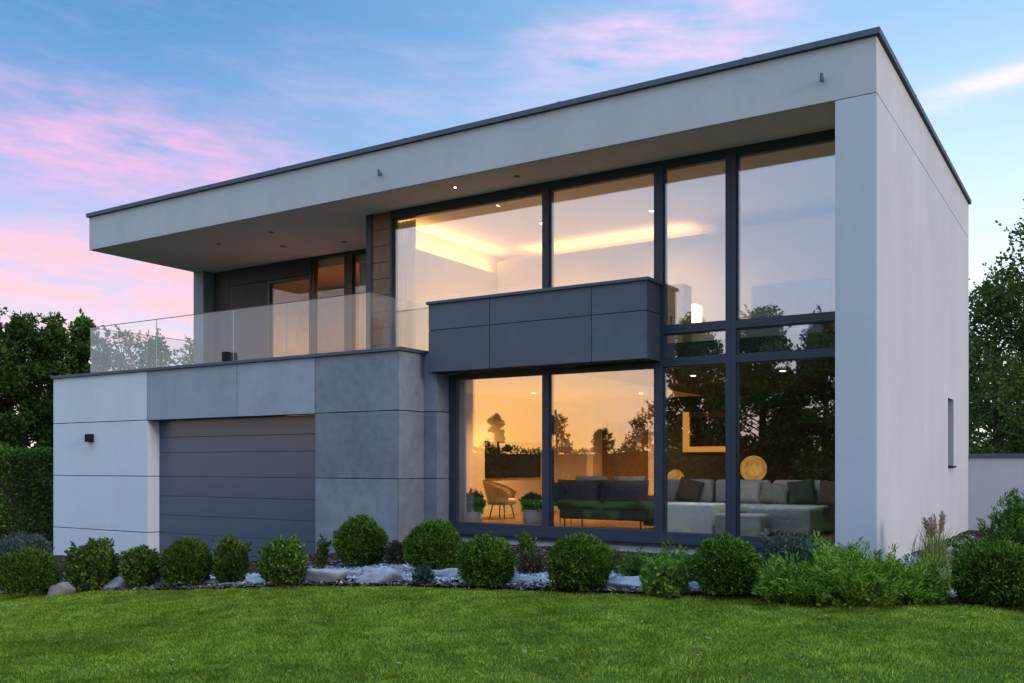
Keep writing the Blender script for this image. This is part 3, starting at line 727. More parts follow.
def armchair():
    t = thing('armchair', 'tan shell armchair below the black screen in the lower left window', 'armchair', (-8.45, 4.3, .05))
    c = Vector((-8.45, 4.3, .05)); bm = bmesh.new(); rows = []
    for i in range(9):                                     # wrapped shell
        f = i/8; row = []
        for j in range(13):
            a = R(-125 + 250*j/12) + R(200)
            side = abs(j-6)/6
            z = .30 + f*(.52 - .26*side**2); rr = .30 + .12*f
            row.append(bm.verts.new((c.x + rr*math.cos(a), c.y + rr*math.sin(a), c.z + z)))
        rows.append(row)
    for a, b in zip(rows[:-1], rows[1:]):
        for j in range(12): bm.faces.new((a[j], a[j+1], b[j+1], b[j]))
    bmesh.ops.solidify(bm, geom=bm.faces[:], thickness=.05)
    m = MB(); m.join(bm); m.build('shell', M['tan'], t, True)
    MB().lathe(c, [(.26, .30), (.31, .33), (.31, .40), (.26, .43)], 24).build('seat', M['tan'], t, True)
    for k in range(4):
        a = R(45+90*k); MB().tube((c.x+.2*math.cos(a), c.y+.2*math.sin(a), c.z+.31), (c.x+.27*math.cos(a), c.y+.27*math.sin(a), c.z), .014).build('leg', M['black'], t)
armchair()
st = thing('side_table', 'slim metal side table left of the dark sofa', 'table', (-6.35, 2.9, .05))
MB().box(-6.62, -6.08, 2.65, 3.15, .50, .53, bev=.004).build('tabletop', M['pot'], st)
for x in (-6.58, -6.12):
    for y in (2.69, 3.11): MB().tube((x, y, .05), (x, y, .50), .012).build('leg', M['pot'], st)

def lamp_thing(label, x, y, zc, rad):
    t = thing('floor_lamp', label, 'lamp', (x, y, .05), 'glowing wicker lamps')
    MB().lathe((x, y, .05), [(.15, 0), (.15, .02), (.02, .03)], 24).build('base', M['black'], t)
    MB().tube((x, y, .08), (x, y, zc-rad*.9), .012).build('pole', M['black'], t)
    prof = [(max(rad*math.sin(math.pi*k/14), .01), -rad*math.cos(math.pi*k/14)) for k in range(15)]
    b = MB(); b.lathe((x, y, zc), prof, 28); b.build('lamp_shade', M['wicker'], t, True)
lamp_thing('glowing round wicker lamp behind the grey sofa, larger of two', -3.22, 5.0, 1.12, .25)
lamp_thing('small glowing wicker lamp behind the left end of the grey sofa', -4.88, 5.2, .93, .17)
fr = thing('picture_frame', 'square frame with painted orange glow on the darkened back wall', 'frame', (-5.05, 7.59, 1.48))
MB().box(-5.66, -5.52, 7.50, 7.597, 1.48, 2.38).box(-5.52, -4.45, 7.50, 7.597, 1.48, 1.60).build('frame', M['frame_glow'], fr)
MB().box(-5.52, -4.45, 7.52, 7.597, 2.26, 2.38).box(-4.57, -4.45, 7.52, 7.597, 1.603, 2.257).build('rail', M['brownpanel'], fr)
MB().box(-5.518, -4.573, 7.55, 7.596, 1.603, 2.257).build('picture', M['screen'], fr)
# upper floor
ns = thing('nightstand', 'tall honey coloured cabinet in the tall upper window', 'cabinet', (-3.95, 3.1, 3.1))
MB().box(-4.15, -3.78, 2.9, 3.3, 3.1, 4.36, bev=.01).build('carcass', M['tan'], ns)
MB().tube((-4.0, 2.885, 3.6), (-4.0, 2.885, 3.8), .01).build('handle', M['black'], ns)
downlight(-3.95, 2.5, 5.86, 45, (1, .55, .2))  # added downlight to bring out the orange of the cabinet
sb = thing('sideboard', 'low pale sideboard in the tall upper windows', 'sideboard', (-2.5, 3.6, 3.1))
MB().box(-4.3, -1.3, 3.4, 3.8, 3.18, 3.66, bev=.01).build('carcass', M['linen'], sb)
for x in (-4.2, -1.4): MB().box(x-.03, x+.03, 3.5, 3.7, 3.1, 3.18).build('foot', M['black'], sb)
tl = thing('table_lamp', 'table lamp with square lit white shade on the sideboard', 'lamp', (-3.92, 3.6, 3.66))
MB().tube((-3.92, 3.6, 3.66), (-3.92, 3.6, 3.72), .06).build('base', M['pot'], tl)
MB().box(-4.08, -3.76, 3.45, 3.75, 3.72, 4.08, bev=.015).build('lamp_shade', M['shade'], tl)
hb = thing('armchair', 'pale blue high backed chair seen in the tall upper window', 'chair', (-1.75, 2.6, 3.1))
MB().box(-2.5, -1.2, 2.6, 2.78, 3.25, 4.15, bev=.08, seg=3).build('backrest', M['sofa_grey'], hb, True)
MB().box(-2.5, -1.2, 2.1, 2.62, 3.12, 3.5, bev=.06, seg=3).build('seat', M['sofa_grey'], hb, True)
for lb, x, y, h in (('blue grey vase on the landing nearest the white curtain', -7.75, 1.9, 1.15), ('blue grey vase on the landing beside the mullion', -6.35, 2.1, 1.25)):
    c = thing('vase', lb, 'vase', (x, y, 3.1), 'tall vases on the landing')
    MB().lathe((x, y, 3.1), [(.10, 0), (.13, .1), (.16, h*.5), (.14, h*.75), (.08, h*.9), (.12, h)], 20).build('body', M['sofa_grey'], c, True)
    MB().lathe((x, y, 3.1+h), [(.125, -.005), (.125, .02)], 20).build('rim', M['pot'], c)

# ------------------------------------------------------------------ foliage tools
def unit(v): return v/np.maximum(np.linalg.norm(v, axis=-1, keepdims=True), 1e-9)
def leaf_quads(P, D, length, width, rg):
    """diamond leaves at P pointing along D."""
    n = len(P); D = unit(D); up = unit(rg.standard_normal((n, 3))); S = unit(np.cross(D, up)); Nn = np.cross(S, D)
    ln = (length*rg.uniform(.6, 1.35, n))[:, None]; wd = (width*rg.uniform(.7, 1.3, n))[:, None]
    A = P; B = P + D*ln*.45 + S*wd + Nn*ln*.08; C = P + D*ln; E = P + D*ln*.45 - S*wd + Nn*ln*.08
    return np.stack([A, B, C, E], 1).reshape(-1, 3)
def lumps(Nv, rg, k=26, amp=.1, sharp=14):
    c = unit(rg.standard_normal((k, 3))); a = rg.uniform(-.7, 1, k)*amp
    return (np.exp(sharp*(Nv @ c.T - 1)) * a).sum(1)
def shell(n, rad, rg, amp=.1, inner=.78, k=26, sharp=14, bottom=-.75):
    Nv = unit(rg.standard_normal((int(n*1.3), 3))); Nv = Nv[Nv[:, 2] > bottom][:n]
    f = 1 + lumps(Nv, rg, k, amp, sharp)
    rr = f*(inner + (1.0-inner)*rg.uniform(0, 1, len(Nv))**.6)
    return Nv*rr[:, None]*np.array(rad), unit(Nv/np.array(rad)), f
def core_mesh(c, rad, rg, scale=.72, sub=3):
    bm = bmesh.new(); bmesh.ops.create_icosphere(bm, subdivisions=sub, radius=1)
    V = np.array([v.co[:] for v in bm.verts]); Fc = np.array([[v.index for v in f.verts] for f in bm.faces]); bm.free()
    f = 1 + lumps(unit(V), rg, 20, .1, 12)
    return V*f[:, None]*np.array(rad)*scale + np.array(c), Fc
def compose(name, V, core, mat, parent=None, loc=None):
    nq = len(V)//4; fl = np.arange(nq*4); nv = np.full(nq, 4)
    if core is not None:
        cv, cf = core; fl = np.concatenate([fl, cf.ravel() + len(V)]); nv = np.concatenate([nv, np.full(len(cf), 3)]); V = np.concatenate([V, cv])
    return mesh_np(name, V, fl, nv, mat, parent, loc=loc)

def place(px, base_y, dmax=20):
    """walk out along a bearing until the ground there sinks to the wanted angle below the eye."""
    u = (px-512)/F; s = (base_y-HY)/F; best = None
    for d in np.arange(7, dmax, .02):
        if (EYE - ground_rd(u*d, d))/d <= s: best = d; break
    d = best or dmax
    X, Y = xy(u*d, d); return X, Y, float(ground_rd(u*d, d)), d

def bush(name, label, cat, px, base_y, w_px, h_px, mat, n=7000, leaf=.05, wid=.014, amp=.12, upb=.5, group=None, inner=.72, squat=1.0, seed=0, twigs=0, spread=.8, fans=0):
    if mat == 'leaf_globe': fans = 18; n = int(n*2.3); leaf *= .74; wid *= .62
    rg = np.random.default_rng(100+seed); X, Y, z, d = place(px, base_y)
    rx = w_px/2*d/F; hz = h_px*d/F; c = np.array((X, Y, z + hz*.5)); rad = (rx*.95, rx*.95, hz*.53)
    P, Nv, f = shell(n, rad, rg, amp*1.3, inner, 110, 80)
    D = Nv*.8 + np.array([0, 0, upb]) + spread*rg.standard_normal(P.shape)*.6
    if fans:                                               # scale leaves grow in small fans with dark gaps between
        m = max(len(P)//fans, 20); ci = rg.integers(0, m, len(P)); Pc, Nc = P[:m], Nv[:m]
        tang = rg.standard_normal((len(P), 3)); tang -= Nc[ci]*(tang*Nc[ci]).sum(1, keepdims=True)
        P = Pc[ci] + tang*.022 + Nc[ci]*rg.uniform(-.07, .02, (len(P), 1))
        D = Nc[ci]*.9 + tang*.55 + np.array([0, 0, upb*.6])
    V = leaf_quads(P + c - D*leaf*.4, D, leaf, wid, rg)
    if twigs:                                              # stray shoots above the clipped outline
        k = rg.integers(0, len(P), twigs); T = []
        for i in k:
            if Nv[i, 2] < .1: continue
            base = P[i]+c; dr = unit(Nv[i]+np.array([0, 0, .9])+.3*rg.standard_normal(3)); Lh = rg.uniform(.06, .16)
            m = 14; t = rg.uniform(0, 1, m)[:, None]
            T.append(leaf_quads(base + dr*Lh*t, dr + .8*rg.standard_normal((m, 3)), leaf, wid, rg))
        if T: V = np.concatenate([V]+T)
    V[:, 2] = np.maximum(V[:, 2], z+.01)
    t = thing(name, label, cat, (X, Y, z), group)
    compose('foliage', V, core_mesh(c, rad, rg, inner*.95), M[mat], t)
    s = MB(); s.tube((X, Y, z-.05), (X, Y, z+hz*.5), .03, .015, 8)
    for k in range(4):
        a = k*1.57+seed; s.tube((X, Y, z+.03), (X+rx*.5*math.cos(a), Y+rx*.5*math.sin(a), z+hz*.45), .014, .006, 6)
    s.build('stem', M['bark'], t)
    return t
G = 'clipped bushes along the front of the bed'
bush('clipped_bush', 'wide low clipped bush at the far left of the bed', 'bush', 28, 597, 62, 47, 'leaf_globe', 8000, seed=1, amp=.09, group=G)
bush('clipped_bush', 'loose twiggy bush in front of the pale garage panels, right of the brown rock', 'bush', 94, 591, 48, 47, 'leaf_box', 5000, .055, .020, .22, .4, G, .6, seed=2, twigs=30)
bush('clipped_bush', 'small open bush left of the garage door', 'bush', 142, 589, 38, 40, 'leaf_box', 4200, .055, .02, .25, .5, G, .55, seed=3, twigs=22)
bush('clipped_bush', 'dense round bush in front of the left side of the garage door', 'bush', 187, 588, 53, 48, 'leaf_globe', 7500, seed=4, amp=.08, group=G)
bush('clipped_bush', 'narrow upright bush in front of the middle of the garage door', 'bush', 231, 585, 35, 45, 'leaf_box', 4200, .065, .016, .25, 1.3, G, .55, seed=5, twigs=16)
bush('clipped_bush', 'squarish bush in front of the right side of the garage door', 'bush', 283, 587, 47, 46, 'leaf_box', 6000, .05, .018, .2, .5, G, .62, seed=6, twigs=16)
bush('clipped_bush', 'round bush standing against the grey cement panels', 'bush', 361, 568, 55, 50, 'leaf_globe', 8000, seed=7, amp=.1, group=G)
bush('clipped_bush', 'large round bush at the left end of the lower windows', 'bush', 434, 573, 61, 51, 'leaf_globe', 8000, seed=8, amp=.1, group=G)
bush('clipped_bush', 'round bush near the lawn below the armchair window', 'bush', 487, 588, 62, 51, 'leaf_globe', 8000, seed=9, amp=.11, group=G)
bush('clipped_bush', 'round bush near the lawn below the dark sofa', 'bush', 580, 591, 68, 55, 'leaf_globe', 9000, seed=10, amp=.12, group=G)
bush('light_shrub', 'small yellow green shrub between two dark round bushes', 'shrub', 665, 597, 48, 36, 'leaf_lime', 2600, .06, .028, .25, .6, None, .5, seed=11, twigs=20)
bush('clipped_bush', 'largest round bush below the white ottoman', 'bush', 727, 598, 68, 60, 'leaf_globe', 9500, seed=12, amp=.1, group=G)

def juniper(name, label, spans, mat, seed, n_br=150, leaf=.045, ztop=.62):
    """spreading conifer: arching sprays from a few crowns. spans = list of (px, base_y, w_px, h_px)."""
    rg = np.random.default_rng(seed); Vs = []; first = None
    for px, by, w, h in spans:
        X, Y, z, d = place(px, by); first = first or (X, Y, z); R_ = w/2*d/F; H = h*d/F
        for b in range(n_br):
            a = rg.uniform(0, 6.283); Lr = R_*rg.uniform(.30, 1.0)**.8; hh = H*rg.uniform(.5, 1.12)*(1-.5*(Lr/R_)**2)
            out = np.array([math.cos(a), math.sin(a), 0]); p0 = np.array([X, Y, z]) + out*Lr*.45 + np.array([0, 0, hh*.45])
            p1 = np.array([X, Y, z]) + out*Lr + np.array([0, 0, hh]); T = unit(p1-p0); up_ = rg.uniform() < .13; T = unit(T*.9 + (np.array([0, 0, 1.3]) if up_ else 0) + np.array([0, 0, rg.uniform(-.15, .45)]) + .35*rg.standard_normal(3)); ln = rg.uniform(.17, .34) + .14*up_; p1 = p1 + np.array([0, 0, .16*up_])
            p0 = p1 - T*ln; sd = unit(np.cross(T, [0, 0, 1.])); nm = np.cross(sd, T)
            m = 92; t = rg.uniform(0, 1, m); sp = np.where(rg.uniform(0, 1, m) < .5, -1, 1)*rg.uniform(.1, 1, m); wdt = .05*np.sin(np.pi*np.clip(t*.85+.12, 0, 1))
            P = p0 + T*(t*ln)[:, None] + sd*(sp*wdt)[:, None] + nm*(.018*rg.standard_normal(m) - .03*t**2)[:, None]
            Dv = T*.8 + sd*(np.sign(sp)*.65)[:, None] + .14*rg.standard_normal((m, 3))
            Vs.append(leaf_quads(P, Dv, leaf*1.2, .0058, rg))
        # inner mass
        P, Nv, _ = shell(800, (R_*.72, R_*.75, H*.62), rg, .2, .6, bottom=0)
        Vs.append(leaf_quads(P + np.array([X, Y, z]), Nv + .7*rg.standard_normal(P.shape), leaf, .012, rg))
    V = np.concatenate(Vs)
    t = thing(name, label, 'shrub', first)
    X, Y, z = first
    compose('foliage', V, core_mesh(np.mean([place(q[0], q[1])[:3] for q in spans], 0) + [.1, .15, .02], (.5, .5, .25), rg), M[mat], t)
    s = MB()
    for px, by, w, h in spans:
        X, Y, z, d = place(px, by)
        for k in range(5): s.tube((X, Y, z-.03), (X+.3*math.cos(k*1.3), Y+.3*math.sin(k*1.3), z+.25), .02, .008, 6)
        s.build('stem', M['bark'], t); s = MB()
juniper('juniper', 'broad spreading bright green juniper in front of the house corner', [(800, 602, 92, 38), (852, 603, 112, 50), (905, 602, 84, 36), (835, 592, 80, 48)], 'leaf_juniper', 31, 185)
bush('globe_shrub', 'big dark green rounded shrub at the right edge of the picture', 'shrub', 1002, 606, 96, 60, 'leaf_globe', 16000, .05, .014, .14, .4, None, .7, seed=14, twigs=20)
juniper('juniper', 'spreading conifer in front of the garden wall at the right', [(992, 588, 84, 50), (1036, 585, 96, 96)], 'leaf_globe', 33, 150)
juniper('dwarf_pine', 'low dark creeping conifer below the wide lower window, right end', [(690, 585, 95, 34), (650, 578, 70, 22)], 'leaf_hedge', 35, 90)
bush('flowering_shrub', 'grey green flowering shrub before the window beside the pillar', 'shrub', 788, 592, 58, 58, 'leaf_blue', 1900, .045, .014, .3, 1.2, None, .35, seed=15, twigs=40)
juniper('ground_cover_plant', 'low leafy plant at the plinth below the dark sofa', [(625, 572, 40, 14)], 'leaf_box', 37, 60)
bush('reddish_shrub', 'small dark shrub between the round bush and the cement panels', 'shrub', 398, 566, 26, 24, 'leaf_red', 900, .05, .018, .3, .8, None, .3, seed=16, twigs=10)
bush('light_shrub', 'little pale weed at the foot of the pale stones', 'weed', 424, 586, 22, 20, 'leaf_blue', 380, .06, .02, .3, 1.0, None, .3, seed=17)
bush('light_shrub', 'thin yellow green weed beside the brown rock', 'weed', 78, 590, 24, 24, 'leaf_lime', 380, .06, .018, .3, 1.0, None, .3, seed=18)
bush('spiky_plant', 'slim upright weed at the right jamb of the garage door', 'weed', 322, 572, 14, 34, 'leaf_box', 420, .06, .014, .3, 1.5, None, .3, seed=19, twigs=8)
bush('dwarf_conifer', 'small pointed conifer between two round bushes below the white stool', 'conifer', 527, 574, 16, 40, 'leaf_hedge', 1500, .045, .012, .3, 1.6, None, .3, seed=20, twigs=14)
bush('reddish_shrub', 'low dark red leaved shrub at the plinth beside the dwarf conifer', 'shrub', 533, 576, 34, 22, 'leaf_red', 900, .05, .016, .3, .8, None, .3, seed=21, twigs=14)
bush('blue_conifer', 'blue grey shrub before the tall hedge at the far left', 'shrub', 26, 572, 50, 36, 'leaf_blue', 6000, .07, .014, .25, .6, None, .5, seed=22, twigs=20)
bush('blue_conifer', 'pale blue green young conifer left of the garage panels', 'shrub', 8, 580, 44, 38, 'leaf_blue', 3000, .07, .012, .3, 1.2, None, .4, seed=23, twigs=20)

def grass_tuft(label, px, by, w, h, n, mat, plumes, seed):
    rg = np.random.default_rng(seed); X, Y, z, d = place(px, by); H = h*d/F; W = w/2*d/F
    t = thing('ornamental_grass', label, 'grass', (X, Y, z)); V = []
    a = rg.uniform(0, 6.283, n); l = W*rg.uniform(.2, 1.1, n); hh = H*rg.uniform(.35, .85, n); wd = .005
    b = np.stack([X+.10*rg.standard_normal(n), Y+.10*rg.standard_normal(n), np.full(n, z)], -1)
    tip = b + np.stack([np.cos(a)*l, np.sin(a)*l, hh], -1); mid = b + (tip-b)*np.array([.4, .4, .65])
    s = np.stack([-np.sin(a), np.cos(a), 0*a], -1)*wd
    V = np.stack([b-s, b+s, mid+s, tip, mid-s], 1).reshape(-1, 3)
    mesh_np('blades', V, *blade_faces(n), M[mat], t)
    for k in range(plumes):
        a = rg.uniform(0, 6.283); l = W*rg.uniform(.1, .7); hh = H*rg.uniform(.8, 1)
        p0 = np.array([X, Y, z]); p1 = p0 + np.array([math.cos(a)*l, math.sin(a)*l, hh]); m = 130
        tt = rg.uniform(.66, 1, m)[:, None]; P = p0 + (p1-p0)*tt + .012*rg.standard_normal((m, 3))
        Vp = leaf_quads(P, unit(p1-p0) + .45*rg.standard_normal((m, 3)), .04, .006, rg)
        st_ = leaf_quads(np.repeat(p0[None], 2, 0), np.repeat((p1-p0)[None], 2, 0), 1, .004, rg)
        st_ = np.stack([p0-[.003, 0, 0], p0+[.003, 0, 0], p1+[.002, 0, 0], p1-[.002, 0, 0]])
        compose('plume', np.concatenate([Vp, st_]), None, M['plume'], t)
grass_tuft('tall ornamental grass with straw coloured plumes beside the gable wall', 936, 572, 46, 60, 240, 'leaf_straw', 7, 41)
grass_tuft('low tuft of yellow green grass at the right end of the juniper', 950, 592, 46, 34, 320, 'leaf_straw', 0, 42)

# ------------------------------------------------------------------ stones
def rock(name, label, px, by, w_px, h_px, mat, seed, group=None, flat=.55, yaw=None):
    rg = np.random.default_rng(500+seed); X, Y, z, d = place(px, by)
    w = w_px/2*d/F; h = h_px*d/F
    bm = bmesh.new(); bmesh.ops.create_icosphere(bm, subdivisions=4, radius=1)
    V = np.array([v.co[:] for v in bm.verts]); Fc = np.array([[v.index for v in f.verts] for f in bm.faces]); bm.free()
    Nv = unit(V); cut = unit(rg.standard_normal((16, 3))); 
    k = np.ones(len(V))                                    # chop flat facets like split stone
    for c, lim in zip(cut, rg.uniform(.42, .72, 16)): k = np.minimum(k, lim/np.maximum(Nv @ c, 1e-3) if True else k)
    V = Nv*(np.clip(k, .35, 1)*1.3 + .9*lumps(Nv, rg, 60, .06, 50))[:, None] + .012*rg.standard_normal(V.shape)
    a = TH + (rg.uniform(-.3, .3) if yaw is None else yaw)
    V = V*np.array([w*1.1, w*flat, h*.62]); ca, sa = math.cos(a), math.sin(a)
    V = np.stack([V[:, 0]*ca - V[:, 1]*sa, V[:, 0]*sa + V[:, 1]*ca, V[:, 2]], -1) + np.array([X, Y, z+h*.18])
    o = mesh_np(name, V, Fc.ravel(), 3, M[mat], loc=(X, Y, z)); tag(o, label, 'rock', group)
GS = 'pale stones edging the bed'
rock('rock', 'pointed brown rock at the lawn edge between the two leftmost bushes', 60, 595, 30, 16, 'stone_brown', 1)
rng = np.random.default_rng(77)
big = [(325, 583, 56, 20, 'long pale slab right of the garage door bushes'), (384, 583, 62, 22, 'widest pale slab in front of the grey cement panels'), (118, 590, 32, 13, 'pale round stone between the twiggy bush and the small open bush'),
       (455, 579, 40, 14, 'pale slab behind the round bush near the armchair window'), (530, 584, 44, 13, 'pale slab between the two round bushes near the lawn'), (626, 589, 56, 18, 'wet looking pale slab left of the yellow green shrub'),
       (692, 593, 26, 16, 'pale stone between the yellow green shrub and the largest round bush'), (768, 594, 20, 16, 'pale stone at the right foot of the largest round bush'), (786, 600, 16, 8, 'small white stone on the lawn edge before the juniper'),
       (212, 586, 30, 12, 'pale stone between the dense round bush and the narrow bush'), (258, 586, 24, 14, 'pale stone between the narrow bush and the squarish bush'), (940, 590, 26, 8, 'flat pale stone at the right end of the juniper'),
       (958, 598, 36, 12, 'flat pale stone left of the big rounded shrub'), (985, 600, 26, 9, 'flat pale stone in front of the big rounded shrub'), (165, 588, 22, 12, 'pale stone between the small open bush and the dense round bush')]
for i, (a, b, c, e, l) in enumerate(big): rock('rock', l, a, b, c, e, 'stone', 10+i, GS)
for i in range(34):
    px = rng.uniform(300, 650) if i < 26 else rng.uniform(100, 300)
    rock('rock', 'small pale stone among the row of stones between lawn and house', px, np.interp(px, [0, 200, 400, 650], [586, 582, 577, 584]) + rng.uniform(-5, 3), rng.uniform(12, 30), rng.uniform(7, 12), 'stone', 60+i, 'small pale stones of the bed')
for i in range(16):
    px = 925 + rng.uniform(0, 45); rock('rock', 'small grey stone of the gravel strip along the gable wall', px, 560 - (px-925)*.35 + rng.uniform(-3, 10), rng.uniform(8, 16), rng.uniform(4, 8), 'stone', 120+i, 'stones along the gable wall')

def gravel():
    rg = np.random.default_rng(640); n = 16000
    r = np.concatenate([rg.uniform(-7.2, 2.2, n-1500), rg.uniform(3.6, 5.0, 1500)]); e = edge(r)
    d = e + np.maximum(.95 + .15*np.sin(r*2.3) + rg.normal(0, .36, n), .32 + .1*rg.standard_normal(n))
    d[n-1500:] = e[n-1500:] + .3 + rg.uniform(0, 4.5, 1500); r[n-1500:] += (d[n-1500:]-e[n-1500:])*.42
    X, Y = xy(r, d); z = ground_rd(r, d) + .035; a = rg.uniform(.014, .042, n); b = a*rg.uniform(.6, 1, n); h = a*rg.uniform(.4, .8, n); th = rg.uniform(0, 6.28, n)
    c, s_ = np.cos(th), np.sin(th); V = []
    for (dx, dy, dz) in ((1, .25, 0), (.3, .9, .1), (-.7, .6, 0), (-1, -.3, .1), (-.2, -1, 0), (.8, -.6, 0), (.25, .2, 1), (-.35, -.15, .9)):
        j = rg.uniform(.8, 1.15, n); V.append(np.stack([X + (dx*a*c - dy*b*s_)*j, Y + (dx*a*s_ + dy*b*c)*j, z + dz*h*j], -1))
    V = np.stack(V, 1).reshape(-1, 3)
    T = np.array([(0, 1, 6), (1, 2, 6), (2, 7, 6), (2, 3, 7), (3, 4, 7), (4, 5, 7), (5, 6, 7), (5, 0, 6)])
    Fc = (np.arange(n)[:, None, None]*8 + T[None]).ravel()
    m = mat_leaf('pale gravel stones', (.05, .048, .05), (.27, .28, .30), (.52, .54, .58), 0, .9, 4, .1)
    tag(mesh_np('gravel', V, Fc, 3, m), 'loose pale gravel spread among the stones of the planting bed', 'gravel', kind='stuff')
gravel()
# planter and stool indoors
def planter(label, x, y, rad, h, fol, mat, seed):
    t = thing('potted_plant', label, 'potted plant', (x, y, .05), 'potted plants in the lower left window')
    MB().lathe((x, y, .05), [(rad*.8, 0), (rad, h*.25), (rad, h), (rad*.9, h), (rad*.88, h*.9)], 24).build('pot', M['pot'], t, True)
    rg = np.random.default_rng(seed); P, Nv, _ = shell(900, fol, rg, .25, .3, bottom=-.9)
    V = leaf_quads(P + np.array([x, y, .05+h+fol[2]*.7]), Nv + np.array([0, 0, .4]) + .7*rg.standard_normal(P.shape), .08, .022, rg)
    compose('foliage', V, None, M[mat], t)
planter('white pot with leafy plant beside the left window jamb', -7.55, 1.95, .15, .27, (.17, .17, .2), 'leaf_box', 201)
planter('white round stool with foliage imitating a mirrored bush, left of the side table', -6.74, 2.75, .20, .30, (.22, .22, .16), 'leaf_dark', 202)  # foliage shapes the reflection of a round bush over the stool

# ------------------------------------------------------------------ trees
def tree(name, label, X, Y, H, spread, n, leaf, mat, seed, group=None, base=.05, clumps=40, conical=.3, cat='tree', wid=None, gap=.3, zb=None):
    rg = np.random.default_rng(seed); z = float(ground(X, Y)) if zb is None else zb
    t = thing(name, label, cat, (X, Y, z), group)
    s = MB(); top = H*.8; jx, jy = rg.normal(0, .02*H, 2)
    s.tube((X, Y, z-.1), (X+jx, Y+jy, z+top*.5), .028*H, .018*H, 10); s.tube((X+jx, Y+jy, z+top*.5), (X+jx*1.5, Y+jy*1.5, z+top), .018*H, .005*H, 8)
    C = []
    for k in range(clumps):
        f = base + (1-base)*((k+.5)/clumps); a = k*2.39996 + rg.uniform(-.4, .4)
        wprof = math.sin(math.pi*min(max((f*.9+.1), .0), 1)**(.8-.3*conical))**.7 if conical < .5 else (1-f)**.8+.12
        rr = spread*wprof*rg.uniform(.35, 1.0); c = np.array([X+jx+rr*math.cos(a), Y+jy+rr*math.sin(a), z+H*f*.96])
        C.append((c, spread*rg.uniform(.22, .42)*(1-.3*f)))
        s.tube((X+jx*f, Y+jy*f, z+min(H*f*.75, top*.95)), tuple(c), .007*H*(1.1-f), .002*H, 5)
    s.build('trunk', M['bark'], t)
    per = n//clumps; Vs = []
    for c, cr in C:
        if rg.uniform() < gap*.3: continue
        m = int(per*rg.uniform(.6, 1.4)); Nv = unit(rg.standard_normal((m, 3))); rr = rg.uniform(.15, 1, m)**.5
        f = 1 + lumps(Nv, rg, 10, .45, 6)
        P = c + Nv*(rr*f)[:, None]*cr*np.array([1, 1, .8])
        D = Nv + np.array([0, 0, .15]) + .9*rg.standard_normal((m, 3))
        Vs.append(leaf_quads(P, D, leaf, wid or leaf*.3, rg))
        # feathery shoots
        for q in range(3):
            dr = unit(Nv[q]+np.array([0, 0, .8])); k2 = 16; tt = rg.uniform(0, 1, k2)[:, None]
            Vs.append(leaf_quads(c + Nv[q]*cr + dr*cr*.9*tt, dr + .9*rg.standard_normal((k2, 3)), leaf*.8, leaf*.22, rg))
    V = np.concatenate(Vs); V[:, 2] = np.maximum(V[:, 2], z)
    compose('crown', V, None, M[mat], t)
def hedge(name, label, p0, p1, thick, H, n, leaf, mat, seed, zb=-1.2):
    rg = np.random.default_rng(seed); p0 = np.array(p0); p1 = np.array(p1); ax = p1-p0; Ln = np.linalg.norm(ax); ax = ax/Ln; nr = np.array([-ax[1], ax[0]])
    t = thing(name, label, 'hedge', (*p0, zb))
    s = rg.uniform(0, Ln, n); top = rg.uniform(0, 1, n) < thick/(thick+2*H)
    side = np.where(rg.uniform(0, 1, n) < .5, -1, 1)
    bumpy = .12*np.sin(s*2.1)+.08*np.sin(s*5.3+1)
    o = np.where(top, rg.uniform(-1, 1, n), side)*thick/2; hz = np.where(top, H+bumpy, rg.uniform(0, H, n))
    o += np.where(top, 0, side*(.08*np.sin(s*3.1+hz*2.7)+.06*np.sin(s*7+hz*6))) - np.sign(o)*rg.uniform(0, .22, n)*~top
    hz = hz - np.where(top, rg.uniform(0, .2, n), 0)
    P = np.stack([p0[0]+ax[0]*s+nr[0]*o, p0[1]+ax[1]*s+nr[1]*o, zb+hz], -1)
    nv = np.where(top[:, None], np.array([0, 0, 1.]), np.stack([nr[0]*side, nr[1]*side, 0*s+.3], -1))
    V = leaf_quads(P, nv + .7*rg.standard_normal((n, 3)), leaf, leaf*.3, rg)
    # woody inside
    cs = []; b = MB(); 
    m4 = Matrix.Translation((p0[0], p0[1], zb)) @ Matrix.Rotation(math.atan2(ax[1], ax[0]), 4, 'Z')
    b.box(.1, Ln-.1, -thick/2+.22, thick/2-.22, 0, H-.25); b.move(m4); b.build('branches', M['bark'], t)
    compose('foliage', V, None, M[mat], t)
def bearing(px, d):
    u = (px-512)/F; return xy(u*d, d)
GLT = 'tall evergreens left of the house'
spec = [(-58, 25, 6.5, 1.5, 'leaf_dark', 'tall dark evergreen outside the left edge of the garage'), (-14, 25.5, 7.0, 1.5, 'leaf_dark', 'tall feathery evergreen at the left edge of the picture'),
        (26, 26.5, 6.5, 1.3, 'leaf_dark', 'dark evergreen with a dipping top left of the garage'), (56, 27, 6.6, 1.1, 'leaf_hedge', 'evergreen with reddish tips next to the roof edge'), (88, 28, 6.7, 1.2, 'leaf_hedge', 'bright green evergreen behind the left corner of the glass balustrade'),
        (124, 30, 6.5, 1.4, 'leaf_hedge', 'bushy tree seen through the left part of the glass balustrade'), (160, 33, 6.8, 1.4, 'leaf_hedge', 'loose tree seen through the glass balustrade next to the pilaster'), (196, 35, 6.9, 1.5, 'leaf_hedge', 'sparse tree half hidden behind the terrace pilaster')]
for i, (px, d, H, sp, mt, lb) in enumerate(spec):
    X, Y = bearing(px, d); tree('evergreen_tree', lb, X, Y, H, sp, 15000 if i < 5 else 6000, .13, mt, 300+i, GLT, .04, 46, .35, gap=.2)
X0 = bearing(-60, 23.5); X1 = bearing(72, 23.5)
